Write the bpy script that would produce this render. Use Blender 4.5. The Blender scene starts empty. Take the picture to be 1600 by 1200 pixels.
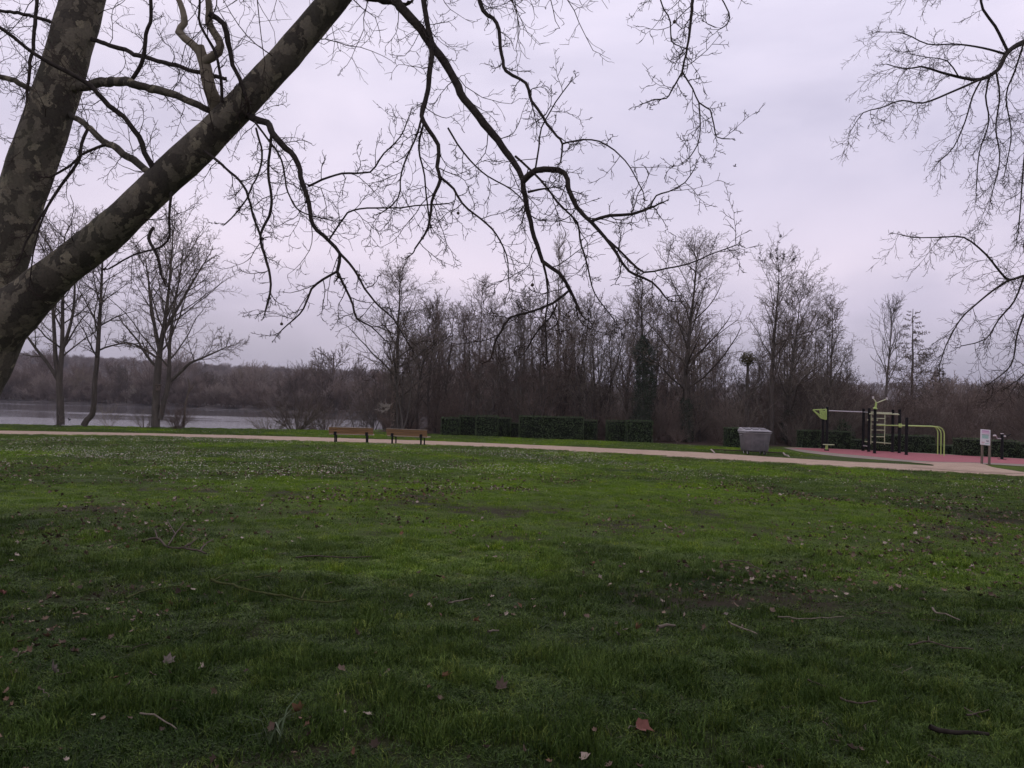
import bpy, bmesh, math, random
import numpy as np
from mathutils import Matrix, Vector

random.seed(11)
RNG = np.random.default_rng(5)
R = math.radians
scene = bpy.context.scene
COL = scene.collection

# ---------------------------------------------------------------- camera
F = 1209.0                                  # focal length in photo pixels (photo 1600 x 1200)
CAM = Vector((0, 0, 1.6))
PITCH = math.atan(34 / F)
ROLL = R(1.6)
CROT = (Matrix.Rotation(math.pi / 2 + PITCH, 3, 'X') @ Matrix.Rotation(ROLL, 3, 'Z'))
cam_d = bpy.data.cameras.new('camera')
cam_d.sensor_width = 36.0
cam_d.lens = F / 1600 * 36
cam_d.clip_end = 6000
cam = bpy.data.objects.new('camera', cam_d)
cam.location = CAM
cam.rotation_euler = CROT.to_euler()
COL.objects.link(cam)
scene.camera = cam

# ---------------------------------------------------------------- sky, sun, exposure
SUN_EL, SUN_AZ = R(42), R(-25)              # azimuth from +Y towards +X
world = bpy.data.worlds.new('World')
scene.world = world
world.use_nodes = True
nt = world.node_tree
nt.nodes.clear()


def nnode(t, typ, **kw):
    n = t.nodes.new(typ)
    for k, v in kw.items():
        setattr(n, k, v)
    return n


def ramp(t, fac, stops, interp='LINEAR'):
    n = t.nodes.new('ShaderNodeValToRGB')
    n.color_ramp.interpolation = interp
    e = n.color_ramp.elements
    while len(e) > 1:
        e.remove(e[-1])
    for i, (p, c) in enumerate(stops):
        el = e[0] if i == 0 else e.new(p)
        el.position = p
        el.color = (*c[:3], 1)
    if fac is not None:
        t.links.new(fac, n.inputs[0])
    return n.outputs[0]


def math_n(t, op, a, b=None, clamp=False):
    n = t.nodes.new('ShaderNodeMath')
    n.operation = op
    n.use_clamp = clamp
    for i, v in enumerate((a, b)):
        if v is None:
            continue
        if isinstance(v, (int, float)):
            n.inputs[i].default_value = v
        else:
            t.links.new(v, n.inputs[i])
    return n.outputs[0]


def mix_n(t, fac, a, b, typ='MIX'):
    n = t.nodes.new('ShaderNodeMix')
    n.data_type = 'RGBA'
    n.blend_type = typ
    for sock, v in ((n.inputs[0], fac), (n.inputs[6], a), (n.inputs[7], b)):
        if isinstance(v, (int, float)):
            sock.default_value = v
        elif isinstance(v, tuple):
            sock.default_value = (*v[:3], 1)
        else:
            t.links.new(v, sock)
    return n.outputs[2]


tc = nnode(nt, 'ShaderNodeTexCoord')
mp = nnode(nt, 'ShaderNodeMapping')
mp.inputs['Scale'].default_value = (1, 1, 2.3)
nt.links.new(tc.outputs['Generated'], mp.inputs[0])
nz = nnode(nt, 'ShaderNodeTexNoise')
nz.inputs['Scale'].default_value = 1.9
nz.inputs['Detail'].default_value = 5
nz.inputs['Roughness'].default_value = .52
nz.inputs['Distortion'].default_value = .35
nt.links.new(mp.outputs[0], nz.inputs['Vector'])
nz2 = nnode(nt, 'ShaderNodeTexNoise')
nz2.inputs['Scale'].default_value = 4.3
nz2.inputs['Detail'].default_value = 4
nt.links.new(mp.outputs[0], nz2.inputs['Vector'])
sep = nnode(nt, 'ShaderNodeSeparateXYZ')
nt.links.new(tc.outputs['Generated'], sep.inputs[0])
# elevation (sine) warped a little by the clouds
off = math_n(nt, 'MULTIPLY', math_n(nt, 'SUBTRACT', nz.outputs[0], .5), .22)
elev = math_n(nt, 'ADD', sep.outputs[2], off, True)
base = ramp(nt, elev, [(0.0, (.42, .395, .475)), (.05, (.47, .44, .53)), (.13, (.575, .525, .655)), (.20, (.69, .625, .75)),
                       (.29, (.61, .57, .71)), (.45, (.73, .68, .82)), (1.0, (.80, .75, .88))])
cl = ramp(nt, nz.outputs[0], [(.30, (.70, .715, .77)), (.5, (.93, .935, .955)), (.68, (1.08, 1.06, 1.05))])
cl2 = ramp(nt, nz2.outputs[0], [(.3, (.96, .96, .97)), (.7, (1.03, 1.03, 1.03))])
cloud = mix_n(nt, 1.0, mix_n(nt, 1.0, base, cl, 'MULTIPLY'), cl2, 'MULTIPLY')
sky = nnode(nt, 'ShaderNodeTexSky', sky_type='NISHITA', sun_disc=False)
sky.sun_elevation = SUN_EL
sky.sun_rotation = SUN_AZ
sky.air_density = 2.0
sky.dust_density = 4.0
bg1 = nnode(nt, 'ShaderNodeBackground')
bg1.inputs[1].default_value = .05
nt.links.new(sky.outputs[0], bg1.inputs[0])
bg2 = nnode(nt, 'ShaderNodeBackground')
bg2.inputs[1].default_value = 1.0
nt.links.new(cloud, bg2.inputs[0])
mixw = nnode(nt, 'ShaderNodeMixShader')
mixw.inputs[0].default_value = .93
nt.links.new(bg1.outputs[0], mixw.inputs[1])
nt.links.new(bg2.outputs[0], mixw.inputs[2])
wo = nnode(nt, 'ShaderNodeOutputWorld')
nt.links.new(mixw.outputs[0], wo.inputs[0])

sun_d = bpy.data.lights.new('sun', 'SUN')
sun_d.energy = .5
sun_d.angle = R(40)
sun_d.color = (1, .95, .9)
sun = bpy.data.objects.new('sun', sun_d)
sd = Vector((math.sin(SUN_AZ) * math.cos(SUN_EL), math.cos(SUN_AZ) * math.cos(SUN_EL), math.sin(SUN_EL)))
sun.rotation_euler = sd.to_track_quat('Z', 'Y').to_euler()
sun.location = (0, 0, 40)
COL.objects.link(sun)

vs = scene.view_settings
vs.view_transform = 'Standard'
vs.look = 'None'
vs.gamma = 1
vs.use_curve_mapping = False
vs.exposure = 0.34
scene.cycles.max_bounces = 4
scene.cycles.diffuse_bounces = 2
scene.cycles.use_adaptive_sampling = True
scene.cycles.adaptive_threshold = .02
scene.cycles.glossy_bounces = 2
scene.cycles.transmission_bounces = 2
scene.cycles.volume_bounces = 0
scene.cycles.use_denoising = True


# ---------------------------------------------------------------- geometry of the place
def ray(px, py):
    return CROT @ Vector(((px - 800) / F, (600 - py) / F, -1))


def at(px, py, depth):
    """the point seen at a photo pixel, depth metres ahead of the camera"""
    d = ray(px, py)
    return CAM + d * (depth / d.y)


def smooth(a, b, x):
    t = np.clip((np.asarray(x, float) - a) / (b - a), 0, 1)
    return t * t * (3 - 2 * t)


def vnoise(x, y, seed=0):
    x = np.asarray(x, float); y = np.asarray(y, float)
    xi = np.floor(x).astype(np.int64); yi = np.floor(y).astype(np.int64)
    fx = x - xi; fy = y - yi
    fx = fx * fx * (3 - 2 * fx); fy = fy * fy * (3 - 2 * fy)

    def h(a, b):
        n = (a * 374761393 + b * 668265263 + seed * 144665) & 0x7fffffff
        n = ((n ^ (n >> 13)) * 1274126177) & 0x7fffffff
        return ((n ^ (n >> 16)) & 0xffff) / 65535.0
    return (h(xi, yi) * (1 - fx) * (1 - fy) + h(xi + 1, yi) * fx * (1 - fy)
            + h(xi, yi + 1) * (1 - fx) * fy + h(xi + 1, yi + 1) * fx * fy)


def fbm(x, y, seed=0, oct=4):
    s = 0; a = .5; t = 0
    for i in range(oct):
        s = s + a * vnoise(np.asarray(x) * 2 ** i, np.asarray(y) * 2 ** i, seed + i * 7)
        t += a; a *= .5
    return s / t


FLAT = -0.6
LAKE = -1.2


def near_shore(x):
    return np.interp(x, [-300, -60, -34, -16.5, -10, -6, 0, 5, 8], [60, 49, 52.3, 56.6, 63, 76, 108, 150, 900])


def far_shore(x):
    return np.interp(x, [-400, -167, -110, -66, -45, -20, 4, 8], [275, 256, 226, 200, 172, 155, 150, 140])


def height(x, y):
    x = np.asarray(x, float); y = np.asarray(y, float)
    z = FLAT * np.clip(y, -40, 28) / 28
    bump = (fbm(x * .9, y * .9, 3) - .5) * .10 + (fbm(x * .25, y * .25, 8) - .5) * .16
    z = z + bump * (1 - smooth(20, 27, y))
    s = (y - near_shore(x)); t = far_shore(x) - y
    w = smooth(-.4, 2.5, s) * smooth(-.4, 3, t)
    z = z - 1.3 * w
    hill = smooth(330, 900, y) * (22 + 16 * fbm(x / 260 + 5, y / 400, 21, 3)) + smooth(900, 1500, y) * 14
    side = smooth(150, 500, np.abs(x)) * smooth(80, 300, y) * 6
    return z + hill + side


def gz(x, y):
    return float(height(x, y))


def on_ground(px, py):
    d = ray(px, py)
    t = -1.6 / d.z if d.z < -1e-4 else 100
    for _ in range(14):
        p = CAM + d * t
        zz = gz(p.x, p.y)
        t = (zz - 1.6) / d.z
    p = CAM + d * t
    return Vector((p.x, p.y, gz(p.x, p.y)))


def hor(px):
    return 634 + (px - 800) * math.tan(ROLL)


def foot(px, depth):
    """ground point in the photo column px, depth metres ahead"""
    x = (px - 800) / F * depth
    for _ in range(3):
        py = hor(px) + (1.6 - gz(x, depth)) / depth * F
        x = at(px, py, depth).x
    return Vector((x, depth, gz(x, depth)))


def tall(px, top, depth):
    """height above the flat ground of something whose top is seen at row top"""
    return (hor(px) - top) / F * depth + 1.6 - FLAT


# ---------------------------------------------------------------- materials
MATS = {}


def new_mat(name):
    m = bpy.data.materials.new(name)
    m.use_nodes = True
    t = m.node_tree
    b = t.nodes['Principled BSDF']
    MATS[name] = m
    return m, t, b


def coords(t, kind='Object'):
    n = t.nodes.new('ShaderNodeTexCoord')
    return n.outputs[kind]


def noise_n(t, vec, scale, detail=4, rough=.55, dist=0.0):
    n = t.nodes.new('ShaderNodeTexNoise')
    n.inputs['Scale'].default_value = scale
    n.inputs['Detail'].default_value = detail
    n.inputs['Roughness'].default_value = rough
    n.inputs['Distortion'].default_value = dist
    if vec is not None:
        t.links.new(vec, n.inputs['Vector'])
    return n.outputs[0]


def stretch(t, vec, s):
    n = t.nodes.new('ShaderNodeMapping')
    n.inputs['Scale'].default_value = s
    t.links.new(vec, n.inputs[0])
    return n.outputs[0]


def bump_n(t, b, h, strength=.4, dist=.02):
    n = t.nodes.new('ShaderNodeBump')
    n.inputs['Strength'].default_value = strength
    n.inputs['Distance'].default_value = dist
    t.links.new(h, n.inputs['Height'])
    t.links.new(n.outputs[0], b.inputs['Normal'])


def simple(name, c1, c2, scale=6, rough=.8, bump=0, metal=0, detail=4, spec=.3, sx=None, rnd=0.0, bdist=.01):
    m, t, b = new_mat(name)
    v = coords(t)
    if sx:
        v = stretch(t, v, sx)
    f = noise_n(t, v, scale, detail)
    c = ramp(t, f, [(.3, c1), (.7, c2)])
    if rnd:
        oi = t.nodes.new('ShaderNodeObjectInfo')
        k = ramp(t, oi.outputs['Random'], [(0, (1 - rnd, 1 - rnd, 1 - rnd)), (.5, (1, 1 - rnd * .15, 1 - rnd * .2)), (1, (1 + rnd, 1 + rnd, 1 + rnd))])
        c = mix_n(t, 1.0, c, k, 'MULTIPLY')
    t.links.new(c, b.inputs['Base Color'])
    b.inputs['Roughness'].default_value = rough
    b.inputs['Metallic'].default_value = metal
    b.inputs['Specular IOR Level'].default_value = spec
    if bump:
        bump_n(t, b, f, bump, bdist)
    return m


def attr(t, name, kind='GEOMETRY'):
    n = t.nodes.new('ShaderNodeAttribute')
    n.attribute_name = name
    n.attribute_type = kind
    return n.outputs['Fac']


GRASS_DARK = (.018, .034, .010)
GRASS_MID = (.040, .070, .018)
GRASS_MOSS_LIT = (.095, .150, .018)

# ground: soil, leaf litter and turf, by attributes that also drive the scattered grass
m, t, b = new_mat('ground')
v = coords(t)
n1 = noise_n(t, v, 9, 6, .65)
n2 = noise_n(t, v, 60, 4, .6)
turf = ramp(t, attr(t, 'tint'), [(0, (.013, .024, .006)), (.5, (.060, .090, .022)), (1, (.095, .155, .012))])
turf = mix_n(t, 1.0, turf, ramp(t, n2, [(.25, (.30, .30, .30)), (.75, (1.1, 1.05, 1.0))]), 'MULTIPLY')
soil = ramp(t, noise_n(t, v, 35, 6, .7), [(.3, (.010, .0075, .004)), (.55, (.028, .021, .012)), (.75, (.07, .054, .034))])
lit = ramp(t, n2, [(.3, (.022, .014, .011)), (.6, (.055, .036, .026)), (.8, (.10, .072, .05))])
wood = ramp(t, noise_n(t, v, .05, 5, .7), [(.3, (.05, .042, .04)), (.7, (.095, .08, .072))])
c = mix_n(t, attr(t, 'soil'), turf, soil)
c = mix_n(t, attr(t, 'litter'), c, lit)
c = mix_n(t, attr(t, 'hill'), c, wood)
t.links.new(c, b.inputs['Base Color'])
b.inputs['Roughness'].default_value = .95
b.inputs['Specular IOR Level'].default_value = .1
bump_n(t, b, n2, .7, .03)

# path: fine pinkish gravel
m, t, b = new_mat('path')
v = coords(t)
f = noise_n(t, v, 1.3, 6, .7)
g = noise_n(t, v, 90, 3, .6)
c = ramp(t, f, [(.3, (.31, .225, .165)), (.5, (.37, .275, .205)), (.72, (.43, .33, .25))])
c = mix_n(t, 1.0, c, ramp(t, g, [(.3, (.75, .75, .75)), (.7, (1.2, 1.2, 1.2))]), 'MULTIPLY')
t.links.new(c, b.inputs['Base Color'])
b.inputs['Roughness'].default_value = .95
b.inputs['Specular IOR Level'].default_value = .1
bump_n(t, b, g, .3, .01)

simple('rubber_red', (.26, .075, .085), (.33, .105, .115), 2.2, .85, .1, detail=7)
simple('rubber_grey', (.19, .16, .125), (.26, .22, .175), 3, .9, .1, detail=7)

# plane bark: flaking patches
m, t, b = new_mat('plane_bark')
v = coords(t)
nd = t.nodes.new('ShaderNodeTexNoise')
nd.inputs['Scale'].default_value = 6
nd.inputs['Detail'].default_value = 6
nd.inputs['Roughness'].default_value = .6
t.links.new(v, nd.inputs['Vector'])
vm = t.nodes.new('ShaderNodeVectorMath'); vm.operation = 'MULTIPLY_ADD'
t.links.new(nd.outputs['Color'], vm.inputs[0])
vm.inputs[1].default_value = (.30, .30, .30)
t.links.new(v, vm.inputs[2])


def cells(scale, off):
    mpn = t.nodes.new('ShaderNodeMapping')
    mpn.inputs['Location'].default_value = off
    mpn.inputs['Scale'].default_value = (1, 1, .72)
    t.links.new(vm.outputs[0], mpn.inputs[0])
    vo = t.nodes.new('ShaderNodeTexVoronoi')
    vo.inputs['Scale'].default_value = scale
    t.links.new(mpn.outputs[0], vo.inputs['Vector'])
    s = t.nodes.new('ShaderNodeSeparateColor')
    t.links.new(vo.outputs['Color'], s.inputs[0])
    return s.outputs[0], s.outputs[1]


a0, a1 = cells(8.5, (0, 0, 0))
b0, b1 = cells(15.0, (3, 1, 2))
big = ramp(t, a0, [(0, (.058, .052, .040)), (.30, (.090, .080, .060)), (.60, (.145, .130, .094)), (.84, (.112, .100, .074))], 'CONSTANT')
pal = ramp(t, b1, [(0, (.056, .049, .037)), (.5, (.21, .19, .13)), (.8, (.16, .14, .098))], 'CONSTANT')
msk = ramp(t, b0, [(0, (0, 0, 0)), (.80, (1, 1, 1))], 'CONSTANT')
c = mix_n(t, msk, big, pal)
mpe = t.nodes.new('ShaderNodeMapping')
mpe.inputs['Scale'].default_value = (1, 1, .72)
t.links.new(vm.outputs[0], mpe.inputs[0])
ve = t.nodes.new('ShaderNodeTexVoronoi')
ve.feature = 'DISTANCE_TO_EDGE'
ve.inputs['Scale'].default_value = 8.5
t.links.new(mpe.outputs[0], ve.inputs['Vector'])
crack = ramp(t, ve.outputs['Distance'], [(0, (.70, .69, .68)), (.025, (.86, .855, .85)), (.05, (1, 1, 1))])
c = mix_n(t, 1.0, c, crack, 'MULTIPLY')
fine = noise_n(t, v, 45, 4, .6)
c = mix_n(t, 1.0, c, ramp(t, fine, [(.25, (.72, .72, .74)), (.75, (1.25, 1.22, 1.18))]), 'MULTIPLY')
gn = noise_n(t, v, 1.7, 3)
c = mix_n(t, ramp(t, gn, [(.45, (0, 0, 0)), (.7, (.45, .45, .45))]), c, (.058, .058, .034))
t.links.new(c, b.inputs['Base Color'])
b.inputs['Roughness'].default_value = .9
b.inputs['Specular IOR Level'].default_value = .15
hh = math_n(t, 'ADD', math_n(t, 'MULTIPLY', a0, .5), math_n(t, 'ADD', math_n(t, 'MULTIPLY', b0, .3), math_n(t, 'MULTIPLY', fine, .5)))
bump_n(t, b, hh, .9, .022)

simple('branch_bark', (.022, .018, .015), (.050, .042, .034), 30, .9, .4, spec=.1)
simple('twig_bark', (.030, .022, .018), (.060, .046, .036), 12, .9, spec=.1)
simple('dead_wood', (.14, .12, .085), (.24, .205, .145), 14, .9, .4, spec=.1)
simple('tree_bark', (.050, .045, .037), (.10, .088, .073), 5, .95, .5, sx=(1, 1, .25), spec=.1, rnd=.25, bdist=.02)
simple('tree_bark_pale', (.085, .076, .064), (.15, .136, .115), 5, .95, .5, sx=(1, 1, .25), spec=.1, rnd=.2, bdist=.02)
simple('far_twig', (.10, .086, .068), (.17, .147, .117), 2, .95, spec=.05, rnd=.35)
simple('far_twig_red', (.10, .077, .063), (.165, .13, .108), 2, .95, spec=.05, rnd=.3)
simple('far_twig_tan', (.15, .125, .095), (.22, .185, .14), 2, .95, spec=.05, rnd=.3)
simple('bramble', (.10, .077, .062), (.20, .158, .128), 3, .95, spec=.05, rnd=.4)
simple('bank_twig', (.14, .118, .10), (.23, .195, .165), .4, .95, spec=.05, rnd=.5)
simple('bank_twig_red', (.135, .108, .090), (.21, .172, .145), .4, .95, spec=.05, rnd=.45)
simple('pale_twig', (.30, .27, .22), (.45, .41, .34), 8, .9, spec=.1)
simple('ivy_leaf', (.010, .018, .008), (.028, .044, .016), 5, .6, spec=.4)
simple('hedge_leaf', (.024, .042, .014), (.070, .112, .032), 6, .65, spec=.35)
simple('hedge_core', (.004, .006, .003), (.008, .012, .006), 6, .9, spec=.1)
simple('box_leaf', (.03, .05, .016), (.055, .085, .03), 6, .65, spec=.35)
simple('mistletoe', (.05, .046, .018), (.11, .10, .04), 6, .8, spec=.2)
simple('moss_stick', (.034, .044, .012), (.075, .080, .028), 25, .95, .4, spec=.1)
simple('pale_stick', (.10, .082, .062), (.19, .16, .125), 25, .9, .4, spec=.1)
simple('dark_wood', (.016, .013, .010), (.036, .030, .024), 18, .9, .4, spec=.1)
simple('brown_stick', (.045, .034, .026), (.10, .078, .06), 25, .9, .4, spec=.1)
simple('daisy_white', (.62, .6, .56), (.8, .78, .74), 50, .8)
simple('daisy_yellow', (.55, .36, .03), (.7, .48, .05), 50, .8)
simple('black_paint', (.006, .006, .006), (.011, .011, .011), 8, .6, spec=.12)
simple('lime_paint', (.33, .46, .12), (.40, .53, .16), 4, .5, spec=.4)
simple('pale_lime', (.42, .46, .26), (.52, .55, .34), 4, .5, spec=.4)
simple('steel', (.42, .40, .40), (.55, .53, .53), 8, .4, metal=.4)
simple('bin_grey', (.105, .098, .102), (.165, .155, .160), 5, .6, .1, detail=8, spec=.35)
simple('bin_lid', (.20, .19, .20), (.29, .28, .285), 6, .6, .1, detail=8, spec=.35)
simple('rubber_black', (.012, .012, .012), (.022, .021, .021), 20, .8)
simple('wheel_white', (.5, .48, .46), (.62, .6, .57), 20, .6)
simple('bench_wood', (.17, .088, .030), (.28, .15, .055), 3, .6, .2, sx=(.25, 8, 8), spec=.35, detail=6)
simple('bench_edge', (.29, .22, .16), (.40, .32, .24), 3, .6, .2, sx=(.25, 8, 8), detail=6)
simple('post_wood', (.13, .10, .08), (.22, .175, .14), 4, .9, .3, sx=(6, 6, .4), spec=.1)
simple('sign_white', (.62, .60, .62), (.68, .66, .68), 3, .5)
simple('sign_mauve', (.44, .21, .40), (.50, .25, .45), 3, .5)
simple('sign_pink', (.60, .42, .55), (.64, .46, .58), 3, .5)
simple('sign_teal', (.22, .46, .40), (.28, .52, .45), 9, .5)
simple('sign_dark', (.08, .08, .09), (.12, .12, .13), 3, .5)
simple('sign_red', (.45, .22, .24), (.5, .26, .28), 3, .5)
simple('nest_box', (.085, .065, .05), (.13, .10, .08), 10, .9)
simple('render_wall', (.50, .48, .47), (.58, .56, .55), .3, .9)
simple('roof_slate', (.16, .14, .15), (.22, .2, .21), .3, .9)
simple('dark_glass', (.03, .03, .035), (.05, .05, .055), 1, .2)
simple('bird_black', (.006, .006, .006), (.012, .012, .012), 10, .8)
simple('rail_timber', (.26, .22, .18), (.36, .31, .26), 6, .9, .2)

# leaves on the ground, tint per piece
m, t, b = new_mat('dead_leaf')
oi = t.nodes.new('ShaderNodeObjectInfo')
c = ramp(t, oi.outputs['Random'], [(0, (.028, .019, .012)), (.3, (.075, .05, .034)), (.55, (.15, .11, .078)), (.75, (.12, .06, .032)), (.86, (.24, .19, .145)), (1, (.36, .30, .24))])
c = mix_n(t, 1.0, c, ramp(t, noise_n(t, coords(t), 40, 4), [(.3, (.7, .7, .7)), (.7, (1.2, 1.2, 1.2))]), 'MULTIPLY')
t.links.new(c, b.inputs['Base Color'])
b.inputs['Roughness'].default_value = .8
b.inputs['Specular IOR Level'].default_value = .2

# grass blades, tint handed over from the scatter points
m, t, b = new_mat('grass')
oi = t.nodes.new('ShaderNodeObjectInfo')
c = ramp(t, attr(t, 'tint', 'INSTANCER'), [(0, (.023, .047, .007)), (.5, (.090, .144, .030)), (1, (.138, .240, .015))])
k = ramp(t, oi.outputs['Random'], [(0, (.62, .70, .62)), (.55, (1, 1, 1)), (.85, (1.22, 1.15, 1.1)), (1, (1.7, 1.35, 1.3))])
c = mix_n(t, 1.0, c, k, 'MULTIPLY')
gp = t.nodes.new('ShaderNodeNewGeometry')
c = mix_n(t, 1.0, c, ramp(t, noise_n(t, gp.outputs['Position'], 75, 2), [(.3, (.42, .45, .42)), (.52, (1, 1, 1)), (.72, (2.4, 2.1, 2.0))]), 'MULTIPLY')
t.links.new(c, b.inputs['Base Color'])
b.inputs['Roughness'].default_value = .6
b.inputs['Specular IOR Level'].default_value = .12

# lake
m, t, b = new_mat('water')
v = coords(t)
b.inputs['Base Color'].default_value = (.115, .113, .12, 1)
b.inputs['Roughness'].default_value = .06
b.inputs['IOR'].default_value = 1.33
b.inputs['Specular IOR Level'].default_value = .5
rip = noise_n(t, stretch(t, v, (1, 1.6, 1)), 2.2, 4, .6)
patch = noise_n(t, stretch(t, v, (.006, .045, 1)), 1.0, 3, .5)
amp = ramp(t, patch, [(.47, (.10, .10, .10)), (.53, (.75, .75, .75))])
hgt = math_n(t, 'MULTIPLY', rip, amp)
bump_n(t, b, hgt, 1.0, .085)


# ---------------------------------------------------------------- object helpers
def tag(o, label=None, cat=None, group=None, kind=None):
    if label: o['label'] = label
    if cat: o['category'] = cat
    if group: o['group'] = group
    if kind: o['kind'] = kind
    return o


def thing(name, label, cat, loc=(0, 0, 0), rz=0.0, group=None):
    o = bpy.data.objects.new(name, None)
    o.empty_display_size = .2
    COL.objects.link(o)
    o.location = loc
    o.rotation_euler = (0, 0, rz)
    return tag(o, label, cat, group)


def mesh_np(name, V, faces, smooth_f=False):
    """faces: array of quads or tris, or a list of such arrays"""
    me = bpy.data.meshes.new(name)
    V = np.asarray(V, np.float32)
    if not isinstance(faces, list):
        faces = [faces]
    faces = [np.asarray(f, np.int32) for f in faces if len(f)]
    faces = [f if f.ndim == 2 else f[None, :] for f in faces]
    nl = sum(f.size for f in faces)
    npoly = sum(len(f) for f in faces)
    me.vertices.add(len(V)); me.vertices.foreach_set('co', V.ravel())
    me.loops.add(nl); me.loops.foreach_set('vertex_index', np.concatenate([f.ravel() for f in faces]))
    me.polygons.add(npoly)
    st = []; o = 0
    for f in faces:
        st.append(np.arange(len(f)) * f.shape[1] + o); o += f.size
    me.polygons.foreach_set('loop_start', np.concatenate(st).astype(np.int32))
    me.update(calc_edges=True)
    if smooth_f:
        me.polygons.foreach_set('use_smooth', np.ones(npoly, bool))
    return me


def link(name, me, mat, parent=None):
    o = bpy.data.objects.new(name, me)
    if mat is not None and not me.materials:
        me.materials.append(MATS[mat])
    COL.objects.link(o)
    if parent is not None:
        o.parent = parent
    return o


class MB:
    def __init__(s):
        s.v = []; s.f = []

    def box(s, c, size, rot=None, taper=1.0):
        i = len(s.v)
        for z in (-1, 1):
            k = taper if z > 0 else 1
            for x, y in ((-1, -1), (1, -1), (1, 1), (-1, 1)):
                p = Vector((x * size[0] / 2 * k, y * size[1] / 2 * k, z * size[2] / 2))
                if rot is not None: p = rot @ p
                s.v.append(tuple(p + Vector(c)))
        for q in ((3, 2, 1, 0), (4, 5, 6, 7), (0, 1, 5, 4), (1, 2, 6, 5), (2, 3, 7, 6), (3, 0, 4, 7)):
            s.f.append([i + k for k in q])
        return s

    def tube(s, pts, rad, n=10):
        pts = [Vector(p) for p in pts]
        if not hasattr(rad, '__len__'): rad = [rad] * len(pts)
        base = len(s.v)
        u = None
        for k, p in enumerate(pts):
            tg = (pts[min(k + 1, len(pts) - 1)] - pts[max(k - 1, 0)]).normalized()
            if u is None:
                u = tg.orthogonal().normalized()
            u = (u - tg * u.dot(tg)).normalized()
            w = tg.cross(u)
            for j in range(n):
                a = 2 * math.pi * j / n
                s.v.append(tuple(p + (u * math.cos(a) + w * math.sin(a)) * rad[k]))
        for k in range(len(pts) - 1):
            for j in range(n):
                a = base + k * n + j; b2 = base + k * n + (j + 1) % n
                s.f.append([a, b2, b2 + n, a + n])
        s.f.append([base + j for j in range(n)][::-1])
        s.f.append([base + (len(pts) - 1) * n + j for j in range(n)])
        return s

    def prism(s, poly, z0, z1):
        i = len(s.v); n = len(poly)
        for z in (z0, z1):
            for x, y in poly: s.v.append((x, y, z))
        s.f.append([i + k for k in range(n)][::-1])
        s.f.append([i + n + k for k in range(n)])
        for k in range(n):
            s.f.append([i + k, i + (k + 1) % n, i + n + (k + 1) % n, i + n + k])
        return s

    def loft(s, rings):
        i = len(s.v); n = len(rings[0])
        for r in rings:
            for p in r: s.v.append(tuple(p))
        for k in range(len(rings) - 1):
            for j in range(n):
                a = i + k * n + j; b2 = i + k * n + (j + 1) % n
                s.f.append([a, b2, b2 + n, a + n])
        s.f.append([i + j for j in range(n)][::-1])
        s.f.append([i + (len(rings) - 1) * n + j for j in range(n)])
        return s

    def build(s, name, mat, parent=None, smooth_f=False, bevel=0):
        me = bpy.data.meshes.new(name)
        me.from_pydata(s.v, [], s.f)
        if bevel:
            bm = bmesh.new(); bm.from_mesh(me)
            es = [e for e in bm.edges if e.is_manifold and e.calc_face_angle(0) > .6]
            bmesh.ops.bevel(bm, geom=es, offset=bevel, segments=2, profile=.5, affect='EDGES')
            bm.to_mesh(me); bm.free()
        if smooth_f:
            for p in me.polygons: p.use_smooth = True
        me.update()
        return link(name, me, mat, parent)


def copy_tree(o, parent=None):
    c = o.copy()
    COL.objects.link(c)
    if parent is not None: c.parent = parent
    for ch in list(o.children):
        copy_tree(ch, c)
    return c


def tubes(polys, sides):
    """polys: list of (points Nx3, radii N): one vertex array and one quad array"""
    if not polys:
        return np.zeros((0, 3)), np.zeros((0, 4), int)
    ns = np.array([len(p) for p, r in polys])
    P = np.concatenate([np.asarray(p, float).reshape(-1, 3) for p, r in polys])
    Rr = np.concatenate([np.asarray(r, float) for p, r in polys])
    pid = np.repeat(np.arange(len(ns)), ns)
    M = len(P)
    nxt = np.minimum(np.arange(M) + 1, M - 1); nxt = np.where(pid[nxt] == pid, nxt, np.arange(M))
    prv = np.maximum(np.arange(M) - 1, 0); prv = np.where(pid[prv] == pid, prv, np.arange(M))
    T = P[nxt] - P[prv]
    T /= np.linalg.norm(T, axis=1, keepdims=True) + 1e-9
    st = np.concatenate([[0], np.cumsum(ns)[:-1]])
    en = np.cumsum(ns) - 1
    D = P[en] - P[st]
    D /= np.linalg.norm(D, axis=1, keepdims=True) + 1e-9
    ref = np.where(np.abs(D[:, 2:3]) > .75, np.array([[1., 0, 0]]), np.array([[0, 0, 1.]]))[pid]
    U = np.cross(T, ref); U /= np.linalg.norm(U, axis=1, keepdims=True) + 1e-9
    W = np.cross(T, U)
    a = np.arange(sides) * 2 * math.pi / sides
    V = P[:, None, :] + Rr[:, None, None] * (np.cos(a)[None, :, None] * U[:, None, :] + np.sin(a)[None, :, None] * W[:, None, :])
    V = V.reshape(-1, 3)
    seg = np.nonzero(nxt != np.arange(M))[0]
    j = np.arange(sides); j2 = (j + 1) % sides
    q = np.stack([seg[:, None] * sides + j, seg[:, None] * sides + j2, (seg[:, None] + 1) * sides + j2, (seg[:, None] + 1) * sides + j], -1)
    return V, q.reshape(-1, 4)


def tube_mesh(name, groups, smooth_f=True):
    """groups: list of (polys, sides)"""
    Vs = []; Fs = []; o = 0
    for polys, s in groups:
        V, q = tubes(polys, s)
        Vs.append(V); Fs.append(q + o); o += len(V)
    return mesh_np(name, np.concatenate(Vs), [np.concatenate(Fs)], smooth_f)


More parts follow.
